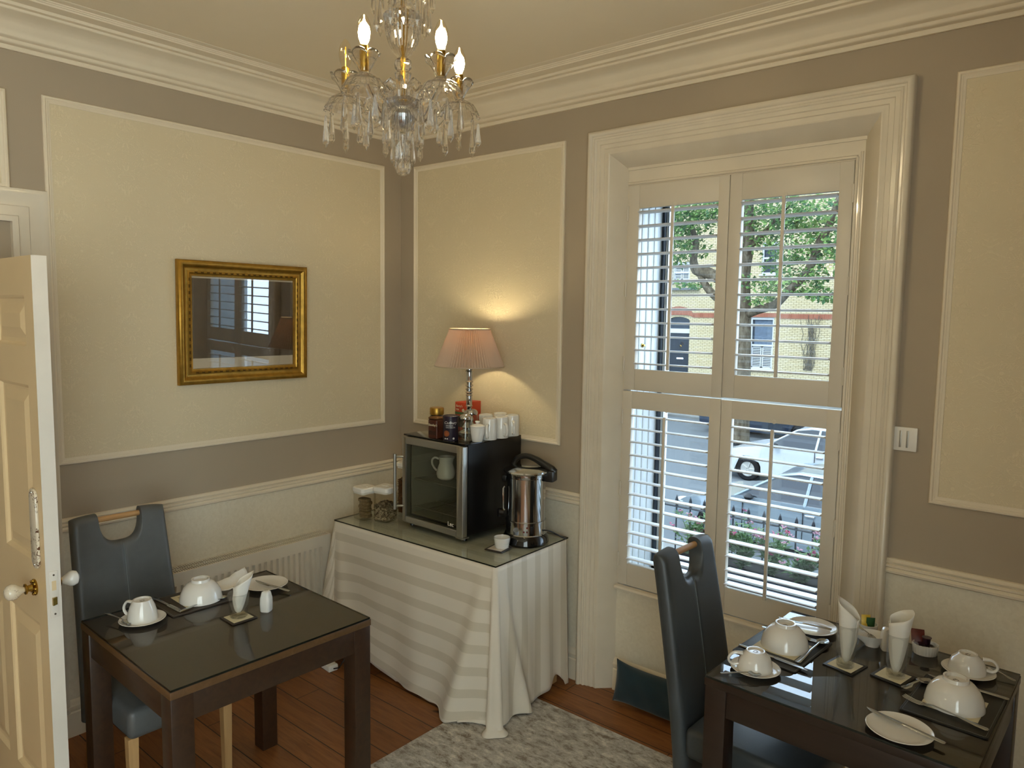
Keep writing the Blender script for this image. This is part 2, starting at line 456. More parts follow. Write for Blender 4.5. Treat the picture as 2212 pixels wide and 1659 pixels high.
# picture-rail style panel mouldings
PR = [(0, 0), (0, .008), (.004, .013), (.010, .014), (.014, .010), (.018, .010), (.022, .007), (.028, .005), (.030, 0)]
def panel_trim(name, pts, n):
    return struct(MB().mould(pts, PR, n, closed=True).build(name, M['cornice']))
def rect_x(y0, y1, z0, z1): return [(0.0, y0, z0), (0.0, y1, z0), (0.0, y1, z1), (0.0, y0, z1)]
def rect_y(x0, x1, z0, z1): return [(x0, 0.0, z0), (x1, 0.0, z0), (x1, 0.0, z1), (x0, 0.0, z1)]
panel_trim('trim_1', rect_x(-1.880, -.131, 1.185, 2.684), (1, 0, 0))
panel_trim('trim_2', rect_x(-3.11, -2.002, 2.289, 2.678), (1, 0, 0))
panel_trim('trim_3', rect_y(.122, 1.211, 1.185, 2.684), (0, -1, 0))
panel_trim('trim_4', rect_y(2.862, 3.94, 1.185, 2.684), (0, -1, 0))
# chair rails: three beads
CR = [(0, 0), (0, .010), (.004, .016), (.012, .018), (.018, .013), (.021, .009), (.026, .016), (.032, .016), (.036, .009), (.040, .014), (.046, .016), (.051, .010), (.056, .008), (.058, 0)]
def rail(name, p, q, n):
    return struct(MB().mould([p, q], CR, n).build(name, M['cornice']))
rail('trim_5', (0, 0, .900), (0, -2.005, .900), (-1, 0, 0)) if 0 else None
b = MB(); b.mould([(0, -2.01, .900), (0, 0, .900)], CR, (1, 0, 0)); struct(b.build('trim_5', M['cornice']))
b = MB(); b.mould([(0, 0, .900), (1.363, 0, .900)], CR, (0, -1, 0)); struct(b.build('trim_6', M['cornice']))
b = MB(); b.mould([(2.735, 0, .900), (RX, 0, .900)], CR, (0, -1, 0)); struct(b.build('trim_7', M['cornice']))
# cornice all round
CO = [(0, .168), (.012, .168), (.016, .160), (.016, .152), (.030, .150), (.036, .143), (.036, .134), (.046, .130), (.050, .122), (.050, .112),
      (.058, .104), (.070, .085), (.086, .069), (.104, .058), (.118, .054), (.122, .050), (.122, .043), (.136, .040), (.139, .034), (.139, .029), (.176, .022), (.178, .016), (.183, .016), (.185, .011),
      (.190, .011), (.192, .006), (.216, .003), (.218, 0)]
b = MB(); b.mould([(0, 0, RZ), (0, RY, RZ), (RX, RY, RZ), (RX, 0, RZ)], CO, (0, 0, -1), closed=True, flip=True)
struct(b.build('trim_8', M['cornice'], angle=50))
# baseboards
BB = [(0, 0), (0, .020), (.105, .020), (.110, .014), (.118, .017), (.126, .020), (.134, .020), (.142, .014), (.150, .013), (.158, .007), (.162, 0)]
def base(name, pts, n): return struct(MB().mould(pts, BB, n).build(name, M['cornice']))
base('baseboard_left', [(0, -2.0, 0), (0, 0, 0)], (1, 0, 0))
base('baseboard_right', [(0.02, 0, 0), (1.363, 0, 0)], (0, -1, 0))
base('baseboard_recess', [(1.536, .05, 0), (2.571, .05, 0)], (0, -1, 0))
base('baseboard_far', [(2.737, 0, 0), (RX, 0, 0)], (0, -1, 0))
base('baseboard_back', [(RX, RY, 0), (0, RY, 0)], (0, 1, 0))
base('baseboard_side', [(RX, -.02, 0), (RX, RY+.02, 0)], (-1, 0, 0))
# window casing with the splayed lining
CA = [(.10, -.10), (.06, -.004), (0, 0), (0, .034), (.004, .042), (.014, .046), (.022, .042), (.025, .032), (.033, .031), (.037, .035), (.043, .033), (.046, .026), (.062, .025), (.065, .020), (.082, .020), (.085, .015), (.096, .015), (.101, .018), (.107, .016), (.110, .012), (.173, -.05), (.173, -.10), (.10, -.10)]
b = MB(); b.mould([(1.362, 0, 0), (1.362, 0, 2.694), (2.739, 0, 2.694), (2.739, 0, 0)], CA, (0, -1, 0), flip=True)
struct(b.build('trim_9', M['gloss'], angle=50))
# doorway casing on the left wall
CD = [(0, 0), (0, .03), (.01, .036), (.02, .034), (.024, .024), (.06, .022), (.064, .016), (.11, .014), (.118, .02), (.13, .018), (.135, 0)]
b = MB(); b.mould([(0, -2.007, 0), (0, -2.007, 2.174), (0, -3.12, 2.174), (0, -3.12, 0)], CD, (1, 0, 0), flip=True)
struct(b.build('trim_10', M['gloss'], angle=50))

# ------------------------------------------------------------------ window_1: linings, sill, dark frame, pane
b = MB(); b.box(1.50, 1.562, .085, .42, .53, 2.50); b.box(2.55, 2.60, .085, .42, .53, 2.50); b.box(1.50, 2.60, .085, .42, 2.48, 2.53)
win = struct(b.build('window_1', M['upvc'], smooth=False))
MB().box(1.562, 2.55, .06, .44, .50, .535).build('window_sill', M['upvc'], win, bevel=.004)
for x in (1.5635, 1.5635): pass
b = MB()
for y in (.14, .2, .26): b.box(1.560, 1.566, y, y+.045, .55, 2.46)
b.build('shutter_box_panel', M['upvc'], win, bevel=.002)
b = MB(); b.box(1.566, 1.581, .33, .40, .535, 2.48); b.box(2.535, 2.55, .33, .40, .535, 2.48); b.box(1.566, 2.55, .33, .40, .535, .585); b.box(1.566, 2.55, .33, .40, 2.44, 2.48)
b.build('window_frame', M['gasket'], win, bevel=.002)
b = MB(); b.box(1.581, 1.595, .345, .395, .585, 2.44); b.box(2.52, 2.535, .345, .395, .585, 2.44); b.box(1.595, 2.52, .345, .395, .585, .597); b.box(1.595, 2.52, .345, .395, 1.43, 1.475); b.box(1.595, 2.52, .345, .395, 2.425, 2.44)
b.build('sash', M['upvc'], win, bevel=.002)
MB().box(1.59, 2.525, .368, .372, .59, 2.43).build('pane', M['pane'], win, smooth=False)
b = MB(); b.lathe([(0, 0), (.010, 0), (.011, .003), (.005, .005), (.006, .012), (0, .013)], 14, T(1.566, .17, 1.70) @ Ry(PI/2)); b.build('knob', M['brass'], win)
# fixed surround the shutters hang in
b = MB(); b.box(1.536, 2.571, .054, .09, 2.441, 2.53); b.tube([(1.536, .052, 2.452), (2.54, .052, 2.452)], .007, 8); b.box(1.536, 2.571, .046, .06, 2.512, 2.53)
b.box(2.533, 2.571, .052, .085, .535, 2.445); b.tube([(2.538, .052, .535), (2.538, .052, 2.452)], .006, 8); b.tube([(2.555, .052, .535), (2.555, .052, 2.47)], .005, 8); b.box(1.533, 1.539, .054, .085, .535, 2.445)
struct(b.build('trim_11', M['gloss'], angle=50))
b = MB(); b.mould([(1.533, .05, .512), (2.572, .05, .512)], [(0, 0), (0, .012), (.006, .026), (.014, .028), (.022, .022), (.025, 0)], (0, -1, 0))
struct(b.build('trim_12', M['gloss']))

# ------------------------------------------------------------------ plantation shutters, four hinged leaves
def shutter(x0, x1, z0, z1, ox0, ox1, oz0, oz1, slz, label, hinge_x):
    t = thing('shutter_leaf', label, 'shutter', (x0, .05, z0), 0, 'white plantation shutter leaves in the window')
    W = x1-x0; Hh = z1-z0; a0, a1, c0, c1 = ox0-x0, ox1-x0, oz0-z0, oz1-z0; d = .028
    b = MB(); b.box(0, a0, 0, d, 0, Hh); b.box(a1, W, 0, d, 0, Hh); b.build('stile', M['shutter'], t, bevel=.0015)
    b = MB(); b.box(a0, a1, .001, d-.001, 0, c0); b.build('rail', M['shutter'], t, bevel=.0015)
    b = MB(); b.box(a0, a1, .001, d-.001, c1, Hh); b.lathe([(0, 0), (.009, 0), (.009, .0016), (0, .0016)], 16, T((a0+a1)/2-.012, .001, c1+.006) @ Rx(PI/2)); b.build('rail', M['shutter'], t, bevel=.0015)
    prof = []
    for k in range(16):
        a = 2*PI*k/16; prof.append((.0315*math.cos(a), .0046*math.sin(a)))
    tilt = D(-4)
    for z in slz:
        b = MB(); b.prism(prof, a0+.002, a1-.002, T(0, .014, z-z0) @ Rx(tilt), axis='x')
        b.build('slat', M['slat'], t, angle=60)
    xm = (a0+a1)/2-.008
    b = MB(); b.box(xm-.007, xm+.007, -.030, -.0185, slz[-1]-z0-.02, slz[0]-z0+.012); b.build('tilt_rod', M['shutter'], t, bevel=.003)
    for k in range(3):
        z = Hh*(.13, .5, .87)[k]
        b = MB(); b.cyl(.0045, z-.035, z+.035, 10, T(hinge_x-x0, -.003, 0)); b.build('hinge', M['shutter'], t)
    return t
up = [2.318-.0636*k for k in range(12)]; lo = [1.370-.0632*k for k in range(12)]
shutter(1.541, 2.034, 1.492, 2.440, 1.598, 1.986, 1.592, 2.336, up, 'upper left shutter leaf, over the brick house door', 1.540)
shutter(2.037, 2.530, 1.495, 2.440, 2.090, 2.478, 1.595, 2.332, up, 'upper right shutter leaf, in front of the tree trunk', 2.531)
shutter(1.541, 2.034, .540, 1.486, 1.588, 1.982, .648, 1.404, lo, 'lower left shutter leaf, behind the back of the chair', 1.540)
shutter(2.037, 2.530, .540, 1.484, 2.086, 2.478, .656, 1.406, lo, 'lower right shutter leaf, directly above the dark table', 2.531)

# ------------------------------------------------------------------ the open door
dr = MB(); FW, FT = .846, .042
pan = [(.06, .385, 1.72, 1.88), (.47, .77, 1.72, 1.88), (.06, .385, 1.03, 1.60), (.47, .77, 1.03, 1.60), (.06, .385, .24, .83), (.47, .77, .24, .83)]
xs = [.005, .06, .385, .47, .77, FW]; zs = [.008, .24, .83, 1.03, 1.60, 1.72, 1.88, 1.998]
yf, yb = -FT/2, FT/2
for i in range(5):
    for j in range(7):
        ispan = any(abs(p[0]-xs[i]) < 1e-6 and abs(p[2]-zs[j]) < 1e-6 for p in pan)
        if not ispan: dr.box(xs[i], xs[i+1], yf, yb, zs[j], zs[j+1])
for (a0, a1, c0, c1) in pan:
    for sg in (-1, 1):
        y = sg*FT/2
        def ring(off, dep): return [(a0+off, y-sg*dep, c0+off), (a1-off, y-sg*dep, c0+off), (a1-off, y-sg*dep, c1-off), (a0+off, y-sg*dep, c1-off)]
        R_ = [ring(0, 0), ring(.006, .004), ring(.012, .011), ring(.02, .012), ring(.024, .012), ring(.058, .003)]
        V = dr.grid(R_, closed_u=True); dr._f(V[-1])
door = struct(dr.build('door_1', [M['door'], M['dooredge']], smooth=False, loc=(.0, -2.174, 0)))
for p in door.data.polygons:
    if p.normal.x > .9 and abs(p.center.x-FW) < .002: p.material_index = 1
def knob(y, sg):
    t = MB(); m = T(.745, y, .945) @ Rx(sg*PI/2)
    t.lathe([(0, 0), (.026, 0), (.027, .004), (.020, .007), (.012, .010), (.010, .022), (.017, .026), (.017, .030), (.009, .032), (0, .032)], 24, m)
    for k in range(8):
        a = k*PI/4; t.ball(.006, (.021*math.cos(a), .021*math.sin(a), .005), 8, 6, M=m)
    r = lab(t.build('door_rose', M['brass'], door), 'brass door rose')
    t = MB(); t.lathe([(0, .03), (.008, .031), (.011, .036), (.017, .046), (.024, .056), (.026, .066), (.022, .078), (.012, .085), (0, .087)], 24, m)
    k = lab(t.build('door_knob', M['porc'], door), 'white china door knob')
    return k
q = NM('china_with_brown_sprigs'); v = q.co('Object')
n = q.noise(v, 70, 3, .65, 1.5); n2 = q.noise(v, 14, 1)
q.set(color=q.mix(q.math('MULTIPLY', q.ramp(n, [(.54, (0,)*3), (.58, (1,)*3)]), q.ramp(n2, [(.45, (0,)*3), (.52, (1,)*3)])), S('#d9cfba'), S('#5e3f2c')), rough=.12, coat=.4)
M['sprig'] = q.m
k1 = knob(yf, 1); k1.data.materials[0] = M['sprig']; k1['label'] = 'china door knob with brown sprig pattern'
knob(yb, -1)
b = MB(); pl = []
for k in range(13): a = PI*k/12; pl.append((.779+.030*math.cos(a), 1.245+.030*math.sin(a)))
for k in range(13): a = PI+PI*k/12; pl.append((.779+.030*math.cos(a), 1.046+.030*math.sin(a)))
b.prism(pl, yf-.009, yf, axis='y'); fp = lab(b.build('finger_plate', M['sprig'], door, bevel=.003), 'oval china finger plate with brown floral sprig')
for z in (1.262, 1.029): MB().lathe([(0, 0), (.004, 0), (.003, .002), (0, .0025)], 10, T(.779, yf-.009, z) @ Rx(PI/2)).build('screw', M['chrome'], fp)
b = MB(); b.box(FW, FW+.003, -.012, .012, .866, 1.016)
lp = lab(b.build('latch_plate', M['dooredge'], door, bevel=.001), 'painted latch plate')
b = MB(); b.box(FW+.003, FW+.004, -.006, .006, .955, .985); b.build('bolt_slot', M['door'], lp)
b = MB(); b.prism([(-.007, 0), (.007, 0), (.007, .004), (-.007, .011)], .908, .932, T(FW+.002, 0, 0) @ Matrix(((0, 1, 0, 0), (1, 0, 0, 0), (0, 0, 1, 0), (0, 0, 0, 1)))); lab(b.build('latch_bolt', M['brass'], lp), 'brass latch tongue')
for z in (.878, 1.004): MB().lathe([(0, 0), (.0035, 0), (.003, .0015), (0, .002)], 10, T(FW+.003, 0, z) @ Ry(PI/2)).build('screw', M['chrome'], lp)

# ------------------------------------------------------------------ switch, radiator, picture
t = thing('light_switch', 'white square double rocker switch beside the window casing', 'light switch', (2.7705, -.003, 1.4085))
MB().box(-.0435, .0435, -.010, 0, -.0435, .0435).build('plate', M['white'], t, bevel=.003)
for dx in (-.011, .012):
    MB().box(dx-.0035, dx+.0035, -.0125, -.009, -.031, .031).build('rocker', M['alu'], t, bevel=.0012)

t = thing('radiator', 'white panel radiator low on the left wall behind the chair', 'radiator', (0, -1.06, .0))
RL = .92; z0, z1, xf = .14, .622, .105
b = MB()
nfl = 26; prof = []
for i in range(nfl+1):
    y = -RL/2+.03+(RL-.06)*i/nfl
    prof += [(y-.0095, xf), (y-.006, xf-.016), (y+.006, xf-.016), (y+.0095, xf)] if 0 < i < nfl else [(y, xf)]
rows = [[(x, y, z0+.045) for y, x in prof], [(x, y, z1-.05) for y, x in prof]]
b.grid(rows)
b.box(.058, xf, -RL/2, RL/2, z1-.05, z1-.002); b.box(.058, xf, -RL/2, RL/2, z0, z0+.045); b.box(.058, xf, -RL/2, -RL/2+.03, z0+.045, z1-.05); b.box(.058, xf, RL/2-.03, RL/2, z0+.045, z1-.05); b.box(.054, .0575, -RL/2, RL/2, z0, z1-.01)
b.build('front_panel', M['rad'], t, weld=False, smooth=False)
MB().box(.01, .03, -RL/2, RL/2, z0, z1-.01).build('rear_panel', M['rad'], t, bevel=.004)
b = MB(); b.box(.006, xf+.002, -RL/2-.002, RL/2+.002, z1-.002, z1+.002); b.box(.006, .016, -RL/2, RL/2, z1+.002, z1+.012); b.box(xf-.010, xf+.002, -RL/2, RL/2, z1+.002, z1+.012); b.box(.053, .058, -RL/2, RL/2, z1+.002, z1+.012)
n = 82
for i in range(n+1):
    y = -RL/2+.004+(RL-.008)*i/n; b.box(.012, xf-.004, y-.0021, y+.0021, z1+.0075, z1+.0115)
g = b.build('top_grille', M['rad'], t, smooth=False)
MB().box(.016, xf-.01, -RL/2+.002, RL/2-.002, z1+.0021, z1+.0028).build('grille_shade_sheet', M['raddark'], g, smooth=False)  # dark sheet standing in for the shade between the bars
for s in (-1, 1): MB().box(.008, xf, s*(RL/2+.001)-.002, s*(RL/2+.001)+.002, z0, z1+.012).build('side_panel', M['rad'], t, bevel=.001)
for s in (-1, 1): MB().tube([(.06, s*RL*.46, z0+.03), (.06, s*RL*.46, 0)], .008, 10).build('pipe', M['rad'], t)

t = thing('framed_picture', 'gilt framed dark landscape print hanging on the left wall', 'picture', (.0068, -1.026, 1.781))
t.rotation_euler = (0, D(1.3), D(-.2))
pw, ph = .343, .291
FP = [(0, 0), (0, .024), (.005, .030), (.014, .033), (.022, .030), (.028, .022), (.036, .016), (.046, .014), (.052, .017), (.058, .018), (.064, .012), (.072, .010), (.074, .004), (.076, 0)]
b = MB(); b.mould([(.003, -pw, -ph), (.003, pw, -ph), (.003, pw, ph), (.003, -pw, ph)], FP, (1, 0, 0), closed=True)
fr = b.build('picture_frame', M['gold'], t, angle=50)
b = MB(); i0 = .056
for sy in range(18):
    y = -pw+.09+(2*pw-.18)*sy/17
    for z in (-ph+i0, ph-i0):
        for dd in (-1, 1): b.tube([(.021, y-.007, z-dd*.004), (.0215, y, z+dd*.003), (.021, y+.007, z-dd*.004)], .0016, 5)
for sz in range(14):
    z = -ph+.09+(2*ph-.18)*sz/13
    for y in (-pw+i0, pw-i0):
        for dd in (-1, 1): b.tube([(.021, y-dd*.004, z-.007), (.0215, y+dd*.003, z), (.021, y-dd*.004, z+.007)], .0016, 5)
b.build('carved_ornament', M['golddark'], fr)
MB().box(.003, .006, -pw+.066, pw-.066, -ph+.066, ph-.066).build('mount_board', pm('pale_mount', '#c9bda6', .8), t, smooth=False)
q = NM('dark_engraving_print'); v = q.co('Object')
n = q.noise(q.mp(v, (1, 1, 1.0)), 9, 10, .72, 1.8); s2 = q.noise(q.mp(v, (1, 1, 1)), 3, 3, .5)
q.set(color=q.mix(q.ramp(s2, [(.35, (0,)*3), (.62, (.65,)*3)]), q.ramp(n, [(.40, S('#241a12')), (.58, S('#3e2f21')), (.72, S('#6a563c'))]), S('#1a130d')), rough=.7)
MB().box(.006, .0068, -pw+.066, pw-.066, -ph+.122, ph-.082).build('print', q.m, t, smooth=False)
MB().box(.0085, .0095, -pw+.066, pw-.066, -ph+.066, ph-.066).build('picture_glass', M['picglass'], t, smooth=False)
# ------------------------------------------------------------------ chandelier (the room's main light)
def chandelier():
    X, Y = 1.900, -1.650
    t = thing('chandelier', 'cut crystal chandelier with five candle arms hanging from the ceiling', 'chandelier', (X, Y, RZ))
    def Z(z): return z-RZ
    cr = M['crystal']
    fl = lambda k, d: (lambda a, z: 1+d*math.cos(k*a))
    b = MB(); b.lathe([(0, 0), (.055, 0), (.055, -.008), (.045, -.022), (.02, -.032), (.008, -.04), (0, -.04)], 24); b.build('ceiling_rose', M['brass'], t)
    b = MB(); b.cyl(.004, Z(2.39), -.038, 8); b.build('stem_rod', M['brass'], t)
    b = MB(); b.lathe([(.006, Z(2.88)), (.014, Z(2.875)), (.017, Z(2.85)), (.012, Z(2.83)), (.022, Z(2.80)), (.012, Z(2.77)), (.014, Z(2.74)), (.008, Z(2.735))], 16, flute=fl(8, .04)); b.build('glass_spindle', cr, t)
    # upper bowl with its ring of drops
    b = MB(); b.lathe([(.010, Z(2.735)), (.075, Z(2.720)), (.079, Z(2.712)), (.074, Z(2.706)), (.03, Z(2.690)), (.012, Z(2.685))], 24, flute=fl(12, .03)); b.build('upper_canopy_bowl', cr, t)
    b = MB(); b.lathe([(.012, Z(2.685)), (.020, Z(2.67)), (.026, Z(2.645)), (.024, Z(2.625)), (.030, Z(2.612)), (.012, Z(2.605))], 20, flute=fl(10, .04)); b.build('glass_collar', cr, t)
    # cut urn
    pr = [(.010, Z(2.606)), (.036, Z(2.604)), (.049, Z(2.598)), (.0515, Z(2.591)), (.048, Z(2.585)), (.0455, Z(2.578)), (.046, Z(2.566)), (.044, Z(2.548)), (.039, Z(2.532)), (.031, Z(2.515)), (.021, Z(2.502)), (.013, Z(2.495)), (.010, Z(2.494))]
    dm = lambda a, z: 1+.035*math.cos(12*a+(z+RZ)*420)*math.cos(12*a-(z+RZ)*420)
    b = MB(); b.lathe(pr, 60, flute=dm); b.build('crystal_urn', cr, t, angle=4)
    b = MB(); b.lathe([(.010, Z(2.494)), (.019, Z(2.488)), (.0215, Z(2.477)), (.020, Z(2.467)), (.016, Z(2.462)), (.021, Z(2.456)), (.017, Z(2.440)), (.014, Z(2.425)), (.016, Z(2.40)), (.012, Z(2.39))], 24, flute=fl(8, .05)); b.build('crystal_knop', cr, t, angle=8)
    # receiver bowl and finial
    b = MB(); b.lathe([(.012, Z(2.395)), (.034, Z(2.392)), (.046, Z(2.386)), (.047, Z(2.378)), (.040, Z(2.366)), (.032, Z(2.350)), (.030, Z(2.335)), (.027, Z(2.32)), (.016, Z(2.307)), (.009, Z(2.303))], 48, flute=lambda a, z: 1+.04*math.cos(10*a+(z+RZ)*300)*math.cos(10*a-(z+RZ)*300)); b.build('receiver_bowl', cr, t, angle=4)
    b = MB(); b.lathe([(.020, Z(2.372)), (.022, Z(2.36)), (.021, Z(2.34)), (.012, Z(2.325)), (0, Z(2.322))], 16); lab(b.build('receiver_plate', M['chrome'], t), 'silvered receiver plate')
    b = MB(); b.lathe([(.009, Z(2.303)), (.014, Z(2.298)), (.010, Z(2.285)), (.007, Z(2.265)), (.010, Z(2.246)), (.016, Z(2.240)), (.021, Z(2.226)), (.021, Z(2.213)), (.015, Z(2.201)), (0, Z(2.195))], 20, flute=fl(8, .05)); b.build('finial', cr, t, angle=25)
    # a hanging drop: button, link and pear shaped spear; origin at its top
    def drop_mesh(L):
        b = MB()
        b.lathe([(0, 0), (.0055, -.004), (.0055, -.007), (0, -.011)], 6)
        b.tube([(0, 0, -.010), (0, 0, -.020)], .0008, 4)
        b.lathe([(0, -.018), (.0030, -.021), (.0048, -.018-L*.35), (.0086, -.018-L*.76), (.0084, -.018-L*.82), (0, -.018-L)], 6)
        return b
    d0 = drop_mesh(.085).build('crystal_drop', cr, t, angle=10); d1 = drop_mesh(.065).build('crystal_drop', cr, t, angle=10)
    used = set()
    def hang(src, x, y, z, a):
        if src.name in used: o = src.copy(); COL.objects.link(o); o.parent = t
        else: o = src; used.add(src.name)
        o.location = (x, y, z); o.rotation_euler = (0, 0, a)
    # scalloped leaves over the receiver
    for k in range(5):
        a = 2*PI*(k+.5)/5 + .95
        pts = [(.012, Z(2.395)), (.020, Z(2.425)), (.032, Z(2.434)), (.043, Z(2.424)), (.047, Z(2.402)), (.044, Z(2.385))]
        b = MB(); b.tube([(r*math.cos(a), r*math.sin(a), z) for r, z in pts], [.005, .008, .009, .009, .008, .005], 8); b.build('curled_leaf', cr, t)
    # arms: the camera looks along (-.646,.763); the five arms start half a step from the near side
    near = math.atan2(-1.308, 1.49)
    R_ = .156
    lit = [True, True, False, False, True]
    for k in range(5):
        a = near + 2*PI*(k+.5)/5
        ca, sa = math.cos(a), math.sin(a)
        def P(r, z): return (r*ca, r*sa, Z(z))
        pts = [P(.03, 2.372), P(.05, 2.345), P(.075, 2.325), P(.098, 2.330), P(.118, 2.352), P(.138, 2.375), P(.152, 2.392), P(R_, 2.402)]
        b = MB(); b.tube(curve(pts, 3), spread([.007, .0075, .008, .008, .0075, .007, .0065, .006], 3), 6)
        for q in range(5):
            pass
        arm = b.build('arm', cr, t, angle=10)
        # scroll over the arm
        b = MB(); b.tube([P(.045, 2.372), P(.058, 2.396), P(.078, 2.404), P(.095, 2.394), P(.102, 2.378), P(.094, 2.366)], [.005, .0065, .007, .0065, .0055, .004], 8); b.build('scroll', cr, arm)
        m = T(R_*ca, R_*sa, 0)
        b = MB(); b.lathe([(.006, Z(2.404)), (.020, Z(2.402)), (.040, Z(2.390)), (.052, Z(2.372)), (.054, Z(2.371)), (.051, Z(2.378)), (.040, Z(2.396)), (.020, Z(2.4075)), (.006, Z(2.410))], 30, m, flute=lambda q, z: 1+.03*math.cos(15*q), closed=True); b.build('drip_pan', cr, arm, angle=8)
        # petalled candle cup
        rows = []
        for i in range(9):
            s_ = i/8; r = .012+.026*s_**1.4; row = []
            for j in range(48):
                q = 2*PI*j/48; petal = abs(math.cos(3*q))**.6
                z = 2.410+.042*s_+(.012*(petal-.3) if i == 8 else .010*(petal-.3)*s_**3)
                row.append((R_*ca+r*(1+.06*petal*s_)*math.cos(q), R_*sa+r*(1+.06*petal*s_)*math.sin(q), Z(z)))
            rows.append(row)
        b = MB(); b.grid(rows, closed_u=True); cc = b.build('candle_cup', cr, arm, angle=12); sm = cc.modifiers.new('thick', 'SOLIDIFY'); sm.thickness = .0028
        b = MB(); b.lathe([(0, Z(2.412)), (.010, Z(2.413)), (.011, Z(2.43)), (.011, Z(2.474)), (.0095, Z(2.476)), (0, Z(2.476))], 20, m); b.build('candle_sleeve', M['brass'], arm)
        b = MB(); b.lathe([(.008, Z(2.474)), (.0095, Z(2.478)), (.0150, Z(2.492)), (.0176, Z(2.508)), (.0160, Z(2.524)), (.0100, Z(2.538)), (.0042, Z(2.546)), (0, Z(2.549))], 24, m); bu = b.build('bulb', M['bulbglass'], arm)
        b = MB()
        if lit[k]: b.lathe([(0, Z(2.478)), (.006, Z(2.480)), (.0125, Z(2.491)), (.0145, Z(2.505)), (.0122, Z(2.519)), (.0055, Z(2.528)), (0, Z(2.530))], 16, m)
        else:
            b.cyl(.0016, Z(2.476), Z(2.528), 6, m)
        lab(b.build('filament', M['filament'] if lit[k] else M['coldfil'], bu, ), 'glowing filament' if lit[k] else 'unlit filament')
        for j in range(8):
            q = a + 2*PI*(j+.5)/8
            hang(d0 if j % 2 == 0 else d1, R_*ca+.052*math.cos(q), R_*sa+.052*math.sin(q), Z(2.370), q)
    for j in range(10):
        q = 2*PI*j/10+.2; hang(d0, .046*math.cos(q), .046*math.sin(q), Z(2.368), q)
    for j in range(8):
        q = 2*PI*j/8+.4; hang(d0, .026*math.cos(q), .026*math.sin(q), Z(2.322), q)
    for j in range(12):
        q = 2*PI*j/12+.1; hang(d0 if j % 2 else d1, .076*math.cos(q), .076*math.sin(q), Z(2.704)+(.0 if j % 2 else .0), q)
    for j in range(12):
        q = 2*PI*j/12+.36; hang(d0, .066*math.cos(q), .066*math.sin(q), Z(2.655), q)
chandelier()

# ------------------------------------------------------------------ dining tables
TOPZ = .744
def rugz(x, y): return .006 if x > 1.08 and y < -.24 else 0
def table(cx, cy, rz, w, d, wood_, top_, edge_, label):
    t = thing('dining_table', label, 'table', (cx, cy, 0), rz)
    b = MB(); b.box(-w/2, w/2, -d/2, d/2, TOPZ-.024, TOPZ)
    o = b.build('tabletop', [edge_, top_], t, bevel=.002)
    for p in o.data.polygons:
        if p.normal.z > .9: p.material_index = 1
    L = .068
    for sx in (-1, 1):
        for sy in (-1, 1):
            x0 = sx*(w/2-.002); x1 = x0-sx*L; y0 = sy*(d/2-.002); y1 = y0-sy*L
            MB().box(min(x0, x1), max(x0, x1), min(y0, y1), max(y0, y1), rugz(cx+x0, cy+y0), TOPZ-.024).build('leg', wood_, t, bevel=.003)
    for sx in (-1, 1):
        x = sx*(w/2-.018); MB().box(x-.011, x+.011, -d/2+L, d/2-L, TOPZ-.024-.085, TOPZ-.024).build('apron', wood_, t, bevel=.002)
    for sy in (-1, 1):
        y = sy*(d/2-.018); MB().box(-w/2+L, w/2-L, y-.011, y+.011, TOPZ-.024-.085, TOPZ-.024).build('apron', wood_, t, bevel=.002)
    return t
def glass_sheet(cx, cy, rz, w, d, z, label):
    b = MB(); b.box(-w/2, w/2, -d/2, d/2, 0, .006)
    o = b.build('glass_sheet', [M['glass'], M['glassedge']], loc=(cx, cy, z), rot=(0, 0, rz), smooth=False)
    for p in o.data.polygons:
        if abs(p.normal.z) < .5: p.material_index = 1
    return tag(o, label, 'glass sheet')
LT = (1.003, -1.683, D(-1.2)); RT = (2.825, -.590, D(-1.7))
table(*LT, .712, .716, M['espresso'], M['espresso_top'], M['edgewood'], 'dark wood square table beside the open door')
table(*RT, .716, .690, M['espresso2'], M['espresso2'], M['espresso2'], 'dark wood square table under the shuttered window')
glass_sheet(*LT, .706, .710, TOPZ, 'glass sheet protecting the top of the table beside the door')
glass_sheet(*RT, .712, .686, TOPZ, 'glass sheet on the table under the window, reflecting the shutters')

